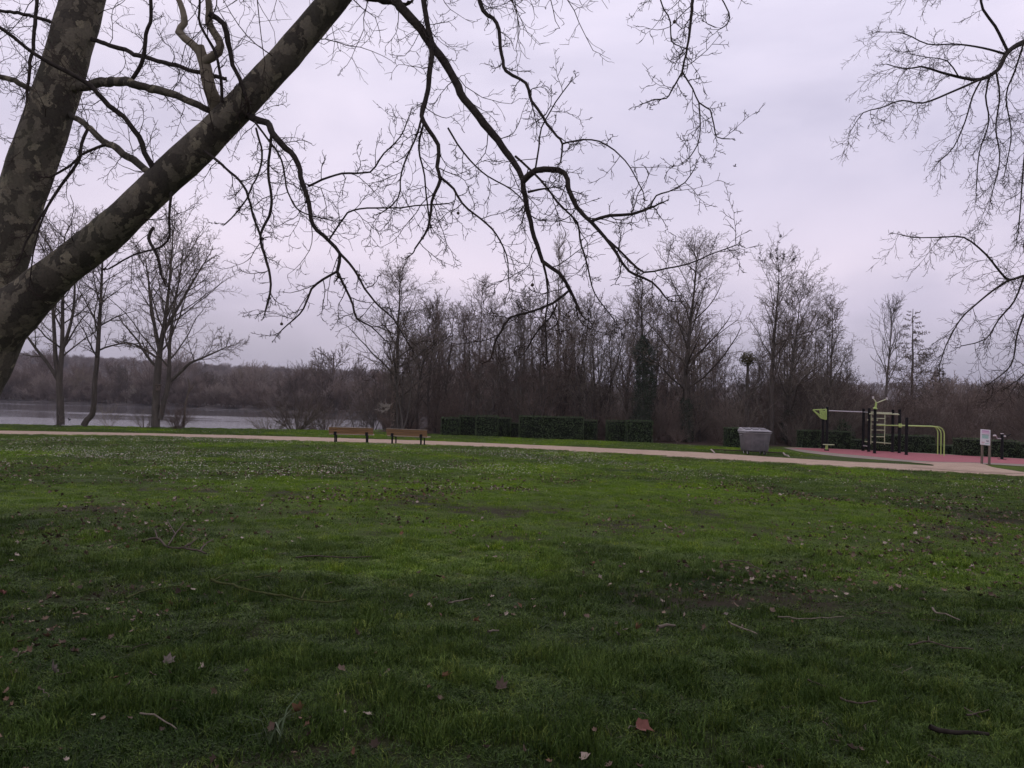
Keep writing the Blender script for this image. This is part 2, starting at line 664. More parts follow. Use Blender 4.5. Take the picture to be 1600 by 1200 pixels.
def catmull(pts, rad, step):
    pts = [np.asarray(p, float) for p in pts]
    P = [2 * pts[0] - pts[1]] + pts + [2 * pts[-1] - pts[-2]]
    out = []; ro = []
    for i in range(1, len(P) - 2):
        p0, p1, p2, p3 = P[i - 1:i + 3]
        n = max(2, int(np.linalg.norm(p2 - p1) / step))
        for k in range(n):
            s = k / n
            out.append(.5 * ((2 * p1) + (-p0 + p2) * s + (2 * p0 - 5 * p1 + 4 * p2 - p3) * s * s + (-p0 + 3 * p1 - 3 * p2 + p3) * s ** 3))
            ro.append(rad[i - 1] * (1 - s) + rad[i] * s)
    out.append(pts[-1]); ro.append(rad[-1])
    return np.array(out), np.array(ro)


def unit(v):
    l = math.sqrt(v[0] * v[0] + v[1] * v[1] + v[2] * v[2]) + 1e-9
    return (v[0] / l, v[1] / l, v[2] / l)


def side_dir(d, ang, az):
    """a direction at angle ang from d, turned az about it"""
    if abs(d[2]) > .9: rx = (1., 0., 0.)
    else: rx = (0., 0., 1.)
    u = unit((d[1] * rx[2] - d[2] * rx[1], d[2] * rx[0] - d[0] * rx[2], d[0] * rx[1] - d[1] * rx[0]))
    w = (d[1] * u[2] - d[2] * u[1], d[2] * u[0] - d[0] * u[2], d[0] * u[1] - d[1] * u[0])
    ca, sa = math.cos(ang), math.sin(ang)
    cz, sz = math.cos(az), math.sin(az)
    return tuple(d[i] * ca + (u[i] * cz + w[i] * sz) * sa for i in range(3))


def grow(rn, p, d, L, r, lvl, S, out):
    """one shoot and its side shoots; S: settings per level"""
    s = S[lvl]
    n = s['n']
    st = L / n
    pts = [p]; rad = [r]
    az = rn.random() * 6.28
    kids = []
    rt = s.get('tip', .3)
    for i in range(n):
        g = s['wig']
        d = unit((d[0] + rn.gauss(0, g), d[1] + rn.gauss(0, g), d[2] + rn.gauss(0, g) + s['up']))
        p = (p[0] + d[0] * st, p[1] + d[1] * st, p[2] + d[2] * st)
        tt = (i + 1) / n
        rr = r * (1 - tt * (1 - rt))
        pts.append(p); rad.append(rr)
        if lvl + 1 < len(S) and tt >= s['from']:
            k = s['kids'] / n / max(.05, 1 - s['from'])
            m = int(k) + (rn.random() < k - int(k))
            for _ in range(m):
                kids.append((p, d, tt, rr))
    out[lvl].append((pts, rad))
    for (q, dd, tt, rr) in kids:
        az += 2.4 + rn.uniform(-.5, .5)
        cd = side_dir(dd, s['ang'] * rn.uniform(.7, 1.3), az)
        cl_ = L * s['ratio'] * rn.uniform(.6, 1.2) * (1 - s.get('fall', .6) * tt)
        grow(rn, q, cd, cl_, max(s.get('rmin', .003), rr * s.get('rr', .55)), lvl + 1, S, out)


def leaf_cloud(P, N, size, rn):
    """small leaf faces (diamonds) at points P roughly facing N"""
    n = len(P)
    A = rn.normal(size=(n, 3)); Nn = N + rn.normal(size=(n, 3)) * .55
    Nn /= np.linalg.norm(Nn, axis=1, keepdims=True) + 1e-9
    U = np.cross(Nn, A); U /= np.linalg.norm(U, axis=1, keepdims=True) + 1e-9
    W = np.cross(Nn, U)
    s = size * rn.uniform(.6, 1.3, (n, 1))
    V = np.stack([P - U * s, P + W * s * .55 + Nn * s * .12, P + U * s, P - W * s * .55 + Nn * s * .12], 1).reshape(-1, 3)
    return V, np.arange(4 * n).reshape(-1, 4)


# ---------------------------------------------------------------- scatter (ground cover that nobody could count)
def source(name, me, mat):
    o = bpy.data.objects.new(name, me)
    if mat and not me.materials: me.materials.append(MATS[mat])
    return o


def scatter(name, sources, P, rot, scl, idx, tint=None):
    coll = bpy.data.collections.new(name + '_pieces')
    for s in sources: coll.objects.link(s)
    me = bpy.data.meshes.new(name)
    n = len(P)
    me.vertices.add(n)
    me.vertices.foreach_set('co', np.asarray(P, np.float32).ravel())
    a = me.attributes.new('rot', 'FLOAT_VECTOR', 'POINT'); a.data.foreach_set('vector', np.asarray(rot, np.float32).ravel())
    a = me.attributes.new('scl', 'FLOAT_VECTOR', 'POINT'); a.data.foreach_set('vector', np.asarray(scl, np.float32).ravel())
    a = me.attributes.new('idx', 'INT', 'POINT'); a.data.foreach_set('value', np.asarray(idx, np.int32))
    a = me.attributes.new('tint', 'FLOAT', 'POINT')
    a.data.foreach_set('value', np.asarray(tint if tint is not None else np.zeros(n), np.float32))
    o = bpy.data.objects.new(name, me)
    COL.objects.link(o)
    g = bpy.data.node_groups.new(name, 'GeometryNodeTree')
    g.interface.new_socket('Geometry', in_out='INPUT', socket_type='NodeSocketGeometry')
    g.interface.new_socket('Geometry', in_out='OUTPUT', socket_type='NodeSocketGeometry')
    gi = g.nodes.new('NodeGroupInput'); go = g.nodes.new('NodeGroupOutput')
    iop = g.nodes.new('GeometryNodeInstanceOnPoints')
    ci = g.nodes.new('GeometryNodeCollectionInfo')
    ci.inputs['Collection'].default_value = coll
    ci.inputs['Separate Children'].default_value = True
    ci.inputs['Reset Children'].default_value = True
    iop.inputs['Pick Instance'].default_value = True

    def named(nm, ty):
        q = g.nodes.new('GeometryNodeInputNamedAttribute'); q.data_type = ty
        q.inputs['Name'].default_value = nm
        return q.outputs['Attribute']
    g.links.new(gi.outputs[0], iop.inputs['Points'])
    g.links.new(ci.outputs[0], iop.inputs['Instance'])
    g.links.new(named('idx', 'INT'), iop.inputs['Instance Index'])
    g.links.new(named('rot', 'FLOAT_VECTOR'), iop.inputs['Rotation'])
    g.links.new(named('scl', 'FLOAT_VECTOR'), iop.inputs['Scale'])
    g.links.new(iop.outputs[0], go.inputs[0])
    md = o.modifiers.new('scatter', 'NODES'); md.node_group = g
    o['kind'] = 'stuff'
    return o


# ---------------------------------------------------------------- ground sheet
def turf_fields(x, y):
    """tint 0 lush with painted shade .. 1 moss with painted light, bare soil 0..1"""
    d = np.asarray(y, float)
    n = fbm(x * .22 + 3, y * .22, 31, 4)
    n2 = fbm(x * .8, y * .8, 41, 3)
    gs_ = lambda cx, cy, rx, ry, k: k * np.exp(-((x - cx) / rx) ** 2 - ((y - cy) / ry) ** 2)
    lit_spot = gs_(-1.6, 15, 5.5, 4.2, .26) + gs_(5.2, 14.3, 3.2, 3.4, .22) + gs_(-9, 17.5, 5, 2.2, .16) + gs_(4.5, 8.6, 1.8, .8, .16) + gs_(-2.2, 8.2, 1.6, .7, .12)
    moss = smooth(.50, .68, n + lit_spot)  # mossy patches, with the lit middle of the lawn painted in
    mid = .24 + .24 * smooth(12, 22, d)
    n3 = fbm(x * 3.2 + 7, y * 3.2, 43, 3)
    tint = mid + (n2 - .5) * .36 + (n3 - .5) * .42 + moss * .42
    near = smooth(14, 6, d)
    tint = tint - near * .07  # shade of the foreground painted into the turf colour
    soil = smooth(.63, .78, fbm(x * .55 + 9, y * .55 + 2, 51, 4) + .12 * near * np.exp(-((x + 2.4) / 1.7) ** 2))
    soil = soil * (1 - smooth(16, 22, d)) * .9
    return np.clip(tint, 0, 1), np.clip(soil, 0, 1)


def geom_space(a, b2, n, k=1.0):
    return a + (b2 - a) * (np.geomspace(1, 60, n) - 1) / 59


ys = np.concatenate([np.arange(-12, 14, .26), np.arange(14, 66, .6), geom_space(66, 330, 70), geom_space(335, 2200, 40)])
xs_r = np.concatenate([np.arange(0, 14, .3), np.arange(14, 45, .7), geom_space(45, 1900, 60)])
xs = np.concatenate([-xs_r[:0:-1], xs_r])
X, Y = np.meshgrid(xs, ys)
Z = height(X, Y)
V = np.stack([X, Y, Z], -1).reshape(-1, 3)
nx = len(xs); ny = len(ys)
ii = (np.arange(ny - 1)[:, None] * nx + np.arange(nx - 1)).ravel()
me = mesh_np('ground', V, np.stack([ii, ii + 1, ii + 1 + nx, ii + nx], -1), True)
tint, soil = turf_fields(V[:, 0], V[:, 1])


def wood_mask(x, y):
    edge = np.interp(x, [-60, -12, -10, -2, 0, 8, 12, 18, 22, 40], [400, 400, 57, 54.5, 53, 51.5, 49.5, 50.5, 49, 46])
    return smooth(-.3, 1.5, y - edge)


lit_ = wood_mask(V[:, 0], V[:, 1])
hil = np.maximum(smooth(150, 240, V[:, 1]), smooth(66, 74, V[:, 1]))
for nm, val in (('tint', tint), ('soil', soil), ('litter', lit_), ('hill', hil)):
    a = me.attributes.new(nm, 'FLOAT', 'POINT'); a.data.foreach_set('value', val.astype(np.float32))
tag(link('ground', me, 'ground'), kind='structure')

lake = mesh_np('lake', [(-900, 40, LAKE), (40, 40, LAKE), (40, 330, LAKE), (-900, 330, LAKE)], [[0, 1, 2, 3]])
tag(link('lake', lake, 'water'), kind='structure')

# ---------------------------------------------------------------- paths and play surface (sheets on the flat)
NEAR = [(-160, 676.5), (0, 678.7), (240, 681.7), (440, 688.5), (640, 694.5), (800, 700), (900, 705.5), (1000, 711), (1100, 717), (1300, 728.6), (1450, 736.6), (1600, 745.4), (1760, 755.5)]
FARE = [(-160, 670.5), (0, 672.7), (240, 677), (440, 681.7), (640, 687.7), (800, 693.7), (900, 698), (1000, 702.5), (1100, 707), (1300, 719.7), (1450, 727.3), (1600, 737.5), (1760, 747.5)]


def flat_pt(px, py, z):
    d = ray(px, py)
    p = CAM + d * ((z - 1.6) / d.z)
    return (p.x, p.y, z)


def ribbon(name, near, far, z, mat, kind='structure', wob=.05):
    A = np.array([flat_pt(*q, z)[:2] for q in near]); B = np.array([flat_pt(*q, z)[:2] for q in far])
    A, _ = catmull([(*q, 0) for q in A], [0] * len(A), .35)
    u = np.linspace(0, 1, len(A))
    Bc, _ = catmull([(*q, 0) for q in B], [0] * len(B), .35)
    ub = np.linspace(0, 1, len(Bc))
    # match the two edges by their sideways position
    xb = np.interp(A[:, 0], Bc[:, 0], np.arange(len(Bc)))
    Bm = np.stack([np.interp(xb, np.arange(len(Bc)), Bc[:, k]) for k in range(2)], -1)
    n = len(A); rows = 5
    V = []
    for r in range(rows + 1):
        s = r / rows
        P = A[:, :2] * (1 - s) + Bm * s
        if r in (0, rows):
            P = P.copy(); P[:, 1] += (fbm(P[:, 0] * 1.1, P[:, 1] * 0 + r, 61, 4) - .5) * 2.2 * wob
        V.append(np.column_stack([P, np.full(n, z)]))
    V = np.concatenate(V)
    i = (np.arange(rows)[:, None] * n + np.arange(n - 1)).ravel()
    me = mesh_np(name, V, np.stack([i, i + 1, i + 1 + n, i + n], -1))
    return tag(link(name, me, mat), kind=kind)


ribbon('path', NEAR, FARE, FLAT + .012, 'path', wob=.18)


def sheet(name, px, z, mat):
    P = [flat_pt(*q, z) for q in px]
    Pc, _ = catmull(P + [P[0]], [0] * (len(P) + 1), .4)
    bm = bmesh.new()
    vs_ = [bm.verts.new(p) for p in Pc[:-1]]
    f = bm.faces.new(vs_)
    if f.calc_area() and f.normal.z < 0: f.normal_flip()
    bmesh.ops.triangulate(bm, faces=bm.faces[:])
    me = bpy.data.meshes.new(name); bm.to_mesh(me); bm.free()
    return tag(link(name, me, mat), kind='structure')


sheet('play_surface_border', [(1224, 699.3), (1260, 699.6), (1400, 705.5), (1600, 716.5), (1760, 727), (1780, 737), (1600, 728.5), (1530, 724.6), (1440, 722.5), (1370, 718), (1300, 712), (1250, 705.5)], FLAT + .016, 'rubber_grey')
sheet('play_surface', [(1232, 699.8), (1300, 701.2), (1400, 706), (1500, 711.5), (1600, 717), (1760, 727.5), (1770, 734), (1600, 725.3), (1540, 723), (1440, 720.3), (1370, 713.8), (1300, 707.6), (1255, 702.5)], FLAT + .022, 'rubber_red')
sheet('path_junction', [(1420, 722), (1470, 722.6), (1530, 724), (1552, 730), (1600, 738.5), (1560, 739), (1440, 731), (1425, 729), (1458, 727.6), (1452, 725)], FLAT + .028, 'path')


# ================================================================ THINGS
# ---------------------------------------------------------------- benches (seen from behind, facing the lake)
def make_bench():
    root = thing('park_bench', '', 'bench')
    for i, z in enumerate((.515, .628, .741)):
        o = MB().box((0, .06 - .035 * i, z), (2.34, .035, .106), Matrix.Rotation(R(-14), 3, 'X')).build('backrest_slat', 'bench_wood', root, bevel=.006)
    MB().box((0, -.052, .812), (2.36, .07, .022)).build('backrest_cap', 'bench_edge', root, bevel=.004)
    for i in range(4):
        MB().box((0, .13 + .115 * i, .43 + .006 * i), (2.34, .105, .035)).build('seat_slat', 'bench_edge', root, bevel=.006)
    for sx in (-.83, .83):
        m_ = MB()
        m_.box((sx, .03, .20), (.075, .07, .44))
        m_.box((sx, .02, .60), (.155, .025, .42), Matrix.Rotation(R(-14), 3, 'X'))
        m_.box((sx, .28, .395), (.06, .5, .035))
        m_.box((sx, .47, .19), (.06, .05, .40))
        m_.box((sx, .25, .005), (.09, .56, .012))
        m_.build('leg', 'black_paint', root, bevel=.004)
    return root


def heading(a, b2):
    return math.atan2(b2[1] - a[1], b2[0] - a[0])


bench = make_bench()
fa, fb = flat_pt(523, 691.3, FLAT), flat_pt(572.5, 692.6, FLAT)
bench.location = ((fa[0] + fb[0]) / 2, (fa[1] + fb[1]) / 2, FLAT)
bench.rotation_euler = (0, 0, heading(fa, fb))
tag(bench, 'brown slatted park bench nearer the lake, seen from behind', 'bench', 'benches along the path')
b2_ = copy_tree(bench)
fa, fb = flat_pt(610, 693.9, FLAT), flat_pt(659.4, 696.2, FLAT)
b2_.location = ((fa[0] + fb[0]) / 2, (fa[1] + fb[1]) / 2, FLAT)
b2_.rotation_euler = (0, 0, heading(fa, fb))
tag(b2_, 'brown slatted park bench nearer the trimmed hedges, seen from behind', 'bench', 'benches along the path')


# ---------------------------------------------------------------- wheeled bin
def rrect(w, d, z, r=.08, n=4, cy=0.0):
    out = []
    for cx, cyy, a0 in ((w / 2 - r, d / 2 - r, 0), (-w / 2 + r, d / 2 - r, 90), (-w / 2 + r, -d / 2 + r, 180), (w / 2 - r, -d / 2 + r, 270)):
        for k in range(n + 1):
            a = R(a0 + 90 * k / n)
            out.append((cx + r * math.cos(a), cy + cyy + r * math.sin(a), z))
    return out


bp = flat_pt(1182, 711, FLAT + .012)
root = thing('wheeled_bin', 'large grey plastic waste bin on four wheels beside the path', 'bin', (bp[0], bp[1] + .35, FLAT + .012), R(4))
MB().loft([rrect(1.12, .72, .19), rrect(1.22, .78, .24), rrect(1.36, .93, 1.08), rrect(1.36, .93, 1.1)]).build('body', 'bin_grey', root, True)
MB().loft([rrect(1.30, .88, 1.09, .09), rrect(1.30, .88, 1.175, .09)]).build('lid_gap_shade', 'rubber_black', root)  # added black ring standing for the shade in the gap under the lid
MB().loft([rrect(1.42, 1.0, 1.10, .09), rrect(1.45, 1.03, 1.115, .09), rrect(1.45, 1.03, 1.16, .09), rrect(1.42, 1.0, 1.17, .09)]).build('rim', 'bin_lid', root)
lid = MB()
lid.v = [(-.735, -.55, 1.185), (.735, -.55, 1.185), (.735, .53, 1.185), (-.735, .53, 1.185), (-.735, -.55, 1.225), (.735, -.55, 1.225), (.735, .53, 1.225), (-.735, .53, 1.225),
         (-.66, -.40, 1.255), (.66, -.40, 1.255), (.66, .46, 1.40), (-.66, .46, 1.40)]
lid.f = [[3, 2, 1, 0], [0, 1, 5, 4], [1, 2, 6, 5], [2, 3, 7, 6], [3, 0, 4, 7], [4, 5, 9, 8], [5, 6, 10, 9], [6, 7, 11, 10], [7, 4, 8, 11], [8, 9, 10, 11]]
lid = lid.build('lid', 'bin_lid', root, bevel=.02)
for x in (-.42, 0, .42):
    MB().box((x, .05, 1.345), (.30, .50, .03), Matrix.Rotation(R(9.6), 3, 'X')).build('lid_panel', 'bin_grey', lid, bevel=.006)
MB().tube([(-.52, -.50, 1.215), (-.5, -.57, 1.215), (.5, -.57, 1.215), (.52, -.50, 1.215)], .016, 8).build('lid_handle', 'bin_grey', lid)
for sx in (-1, 1):
    MB().tube([(sx * .68, 0, 1.0), (sx * .80, 0, 1.0)], .035, 12).build('lifting_trunnion', 'bin_lid', root)
    MB().box((sx * .33, -.455, .7), (.03, .03, .6), Matrix.Rotation(R(-4.5), 3, 'X')).build('rib', 'bin_grey', root, bevel=.006)
MB().box((0, -.29, .205), (.5, .04, .05)).build('brake_bar', 'wheel_white', root)
for sx in (-.44, .44):
    for sy in (-.26, .26):
        w = MB().tube([(sx - .028, sy, .1), (sx + .028, sy, .1)], .098, 16).build('wheel', 'rubber_black', root)
        MB().tube([(sx - .034, sy, .1), (sx + .034, sy, .1)], .058, 12).build('hub', 'wheel_white', w)
        MB().box((sx - .05, sy, .155), (.012, .06, .11)).box((sx + .05, sy, .155), (.012, .06, .11)).box((sx, sy, .205), (.14, .12, .014)).build('castor_fork', 'wheel_white', root)

# low timber and tube stop rail around the bin's place
pa, pb = flat_pt(1111, 705.3, FLAT), flat_pt(1115.5, 709, FLAT)
pc, pd = flat_pt(1224, 710.8, FLAT), flat_pt(1231.5, 714.6, FLAT)
root = thing('bin_stop_rail', 'low pale bent tube rail lying behind the waste bin', 'rail', (0, 0, FLAT))
MB().tube([(pa[0], pa[1], .10), (pa[0] + .5, pa[1] - .02, .11), (pc[0] - .4, pc[1] + .03, .11), (pc[0], pc[1], .10)], .032, 8).build('long_bar', 'brown_stick', root)
MB().tube([(pa[0], pa[1], .10), (pb[0], pb[1], .09), (pb[0] + .02, pb[1] - .08, .0)], .042, 8).build('end_bar', 'rail_timber', root)
MB().tube([(pc[0], pc[1], .10), (pd[0] - .08, pd[1] + .2, .10), (pd[0], pd[1], .08), (pd[0] + .02, pd[1] - .08, .0)], .042, 8).build('end_bar', 'rail_timber', root)
for k in (.2, .5, .8):
    MB().tube([(pa[0] * (1 - k) + pc[0] * k, pa[1] * (1 - k) + pc[1] * k, -.05), (pa[0] * (1 - k) + pc[0] * k, pa[1] * (1 - k) + pc[1] * k, .1)], .025, 8).build('foot', 'brown_stick', root)

# ---------------------------------------------------------------- outdoor gym
gy = {k: Vector(flat_pt(px, py, FLAT)) for k, (px, py) in dict(
    a=(1285.5, 701.5), b=(1291.7, 703.2), c=(1348.5, 704.8), d=(1357.3, 706.4), e=(1366.4, 708.9), f=(1394.4, 707), g=(1405, 708.5), h=(1416, 711.3)).items()}
org = gy['e'].copy(); org.z = FLAT + .022
root = thing('outdoor_gym_frame', 'black posted calisthenics frame with lime bars on red rubber surface', 'gym', org)
L = {k: Vector((v.x - org.x, v.y - org.y, 0)) for k, v in gy.items()}


def up(k, z): return L[k] + Vector((0, 0, z))


for k, h_ in dict(a=2.62, b=2.66, c=2.62, d=2.64, e=2.58, f=2.6, g=2.62, h=2.14).items():
    p_ = MB().tube([up(k, 0), up(k, h_ - .02), up(k, h_)], [.085, .085, .065], 12).build('post', 'black_paint', root)
    MB().tube([up(k, 0), up(k, .015)], .12, 12).build('base_plate', 'black_paint', p_)


def bar(a, b2, r, mat, name='bar'):
    return MB().tube([a, b2], r, 8).build(name, mat, root)


bar(up('b', 2.42), up('c', 2.40), .03, 'steel', 'pull_up_bar')
bar(up('c', 2.40), up('d', 2.38), .03, 'steel', 'pull_up_bar')
bar(up('d', 2.40), up('f', 2.38), .03, 'pale_lime', 'overhead_bar')
bar(up('e', 2.32), up('g', 2.30), .035, 'pale_lime', 'overhead_bar')
bar(up('f', 2.33), up('g', 2.33), .03, 'pale_lime', 'overhead_bar')
bar(up('d', 2.30), up('e', 2.28), .03, 'pale_lime', 'overhead_bar')
# ladder between the posts
la, lb = L['d'].lerp(L['f'], .08), L['d'].lerp(L['f'], .66)
for q in (la, lb):
    bar(q + Vector((0, 0, .46)), q + Vector((0, 0, 2.38)), .028, 'pale_lime', 'ladder_stile')
for z in (.92, 1.32, 1.68, 2.03):
    bar(la + Vector((0, 0, z)), lb + Vector((0, 0, z)), .024, 'pale_lime', 'ladder_rung')
bar(up('c', .58), up('f', .52), .03, 'pale_lime', 'foot_bar')
bar(up('c', .32), up('d', .32), .035, 'steel', 'foot_bar')
bar(up('d', 1.92) - Vector((.12, 0, 0)), up('d', 1.92) + Vector((.5, -.05, 0)), .035, 'pale_lime', 'handle')
# long waist-high bars with bent ends
for j, (px, dep) in enumerate(((1465, 46.2), (1470, 45.3), (1475, 44.4))):
    st_ = up('fgh'[j], 1.66) if j else up('e', 1.64)
    fx = foot(px, dep); e_ = Vector((fx.x - org.x, fx.y - org.y, 0))
    if j == 0: st_ = Vector((L['e'].x, L['e'].y, 1.64))
    dirv = Vector((e_.x - st_.x, e_.y - st_.y, 0)).normalized()
    pts = [st_, Vector((e_.x, e_.y, 1.66)) - dirv * .42]
    for a in (20, 45, 70, 90):
        pts.append(Vector((e_.x, e_.y, 1.66 - .42)) - dirv * .42 * (1 - math.sin(R(a))) + Vector((0, 0, .42 * math.cos(R(a)))))
    pts.append(Vector((e_.x, e_.y, 0)))
    MB().tube(pts, .032, 10).build('parallel_bar', 'lime_paint', root)
bar(up('g', 1.64) + Vector((0, -.08, -.1)), up('g', 1.64) + Vector((0, -.08, .12)), .10, 'lime_paint', 'clamp')
# lime triangular target at the left end
pt = []
for px, py in ((1270, 640.6), (1291, 639.5), (1291, 655.5), (1283, 653.4)):
    q = at(px, py, gy['b'].y - .08); pt.append(q - org)
fr = MB()
for i in range(4):
    fr.tube([pt[i], pt[(i + 1) % 4]], .035, 6)
fr.tube([pt[0], pt[2]], .03, 6).tube([pt[3], pt[1]], .03, 6).tube([pt[0].lerp(pt[1], .5), pt[3]], .03, 6).tube([pt[0].lerp(pt[1], .5), pt[2]], .03, 6)
fr.build('triangle_frame', 'lime_paint', root)
mbx = MB()
q = [pt[0].lerp(pt[1], .62), pt[1].lerp(pt[2], .2), pt[2], pt[0].lerp(pt[3], .92)]
i0 = len(mbx.v)
for off_ in (0, .02):
    for p_ in q: mbx.v.append(tuple(p_ + Vector((0, .05 + off_, 0))))
mbx.f += [[0, 1, 2, 3], [7, 6, 5, 4], [0, 4, 5, 1], [1, 5, 6, 2], [2, 6, 7, 3], [3, 7, 4, 0]]
mbx.build('triangle_panel', 'lime_paint', root)
# V shaped handle on top of the middle post
hub = up('e', 2.58)
MB().tube([hub, hub + Vector((0, 0, .06)), hub + Vector((.02, 0, .10)), hub + Vector((.06, 0, .40))], [.12, .12, .06, .05], 10).build('handle_stem', 'lime_paint', root)
MB().tube([hub + Vector((-.12, 0, .62)), hub + Vector((.06, 0, .39)), hub + Vector((.14, 0, .38)), hub + Vector((.66, 0, .60))], .03, 8).build('handle_arm', 'pale_lime', root)
for q in ((-.13, 0, .60), (.67, 0, .56)):
    c_ = hub + Vector(q)
    MB().tube([c_, c_ + Vector((0, 0, .13))], .055, 10).build('hand_grip', 'wheel_white', root)

# little step platform by the left posts
sp = flat_pt(1291.5, 704, FLAT + .022)
root = thing('step_platform', 'small pale balance step on a short lime stem beside gym posts', 'step', (sp[0], sp[1], FLAT + .022))
MB().box((.12, 0, .36), (.60, .3, .045)).build('tread', 'pale_lime', root, bevel=.01)
MB().tube([(0, 0, .06), (0, 0, .34)], .07, 10).build('stem', 'lime_paint', root)
MB().tube([(0, 0, 0), (0, 0, .07)], .14, 12).build('base', 'black_paint', root)

# hand bike machine at the right
mp_ = flat_pt(1565.5, 717.6, FLAT + .022)
root = thing('arm_exercise_machine', 'black single post exercise machine with hand cranks behind the sign', 'machine', (mp_[0], mp_[1], FLAT + .022))
MB().tube([(0, 0, 0), (0, 0, .02)], .22, 14).build('base_plate', 'black_paint', root)
MB().tube([(0, 0, .02), (0, 0, 1.36), (0, 0, 1.42)], [.075, .075, .05], 12).build('post', 'black_paint', root)
MB().tube([(-.02, 0, 1.12), (-.28, -.02, 1.13), (-.33, -.03, 1.24), (-.42, -.03, 1.29)], .028, 8).build('left_crank', 'steel', root)
MB().tube([(-.36, -.03, 1.28), (-.50, -.03, 1.29)], .045, 8).build('hand_grip', 'wheel_white', root)
MB().tube([(.02, 0, 1.26), (.24, 0, 1.25), (.34, 0, 1.30), (.48, .02, 1.38)], .028, 8).build('right_crank', 'black_paint', root)
MB().tube([(.05, 0, 1.27), (.19, 0, 1.26)], .04, 8).build('hand_grip', 'wheel_white', root)
MB().box((-.02, -.02, 1.4), (.14, .08, .05)).build('cap', 'wheel_white', root, bevel=.01)

# ---------------------------------------------------------------- information sign
s0, s1 = flat_pt(1531.3, 724.8, FLAT), flat_pt(1546, 726.3, FLAT)
mid = ((s0[0] + s1[0]) / 2, (s0[1] + s1[1]) / 2)
root = thing('information_sign', 'small white information board on two grey wooden posts', 'sign', (mid[0], mid[1], FLAT), heading(s0, s1))
root.rotation_euler = (0, R(1.3), heading(s0, s1))
for sx in (-.23, .23):
    MB().box((sx, .04, .62), (.085, .085, 1.36)).build('post', 'post_wood', root, bevel=.008)
pn = MB().box((.01, -.02, 1.31), (.61, .03, .75)).build('panel', 'sign_white', root, bevel=.012)


def mark(x0, x1, z0, z1, mat, name='print_block'):
    MB().box(((x0 + x1) / 2, -.0375, (z0 + z1) / 2), (x1 - x0, .004, z1 - z0)).build(name, mat, pn)


mark(-.19, .24, 1.60, 1.645, 'sign_mauve', 'header_band')
mark(-.19, .29, 1.50, 1.595, 'sign_pink', 'header_band')
mark(-.19, .27, 1.425, 1.445, 'sign_dark', 'text_line')
for i in range(5):
    mark(-.17 + .01 * (i % 2), .21 + .02 * (i % 3), 1.385 - i * .032, 1.408 - i * .032, 'sign_teal', 'text_line')
mark(.08, .26, 1.145, 1.17, 'sign_dark', 'text_line')
mark(.11, .27, 1.10, 1.125, 'sign_dark', 'text_line')
mark(-.20, .0, 1.06, 1.085, 'sign_red', 'text_line')
mark(-.18, -.04, 1.02, 1.04, 'sign_red', 'text_line')
mark(.04, .26, 1.0, 1.03, 'sign_teal', 'text_line')

# ---------------------------------------------------------------- clipped hedges
hedges = [  # left, right, top row, depth, thickness, label
    (688, 718, 653, 54.6, 1.3, 'dark clipped hedge block nearest the benches, leftmost of the hedges'),
    (716, 744, 650.6, 55.6, 1.2, 'tall clipped hedge block set back behind the leftmost hedge'),
    (742.5, 778, 650.5, 54.2, 1.4, 'square clipped hedge block between leftmost hedge and long hedge'),
    (777, 798, 653, 54.8, 1.2, 'narrow clipped hedge block next to a low dark gap'),
    (797.5, 811, 661, 55.2, 1.0, 'lowest little hedge block just left of the long hedge'),
    (810.5, 912, 651.2, 53.0, 1.5, 'long clipped hedge, widest in the row behind the path'),
    (911, 933, 657, 53.6, 1.2, 'clipped hedge stub adjoining the right end of the long hedge'),
    (948.5, 981, 657.6, 52.6, 1.2, 'clipped hedge with bare reddish foot left of the ivy tree'),
    (980, 1020, 657.8, 51.4, 1.3, 'square dark clipped hedge in front of the ivy clad tree'),
    (1137, 1172, 669, 47.6, 1.2, 'dark clipped hedge partly hidden by the waste bin'),
    (1254, 1331, 673.4, 50.6, 1.2, 'clipped hedge behind the left posts of the gym frame'),
    (1330, 1366, 687, 50.4, 1.0, 'low hedge behind the gym ladder posts'),
    (1372, 1463, 680.5, 48.2, 1.2, 'long clipped hedge behind the gym ladder and bent bars'),
    (1462, 1506, 696, 47.2, 1.0, 'low hedge between the bent bars and the sign'),
    (1505, 1550, 686, 45.4, 1.2, 'clipped hedge right behind the information sign'),
    (1549, 1597, 689, 44.6, 1.2, 'clipped hedge behind the black exercise machine'),
    (1599, 1680, 694, 44.0, 1.2, 'clipped hedge cut by the right edge of the picture'),
]


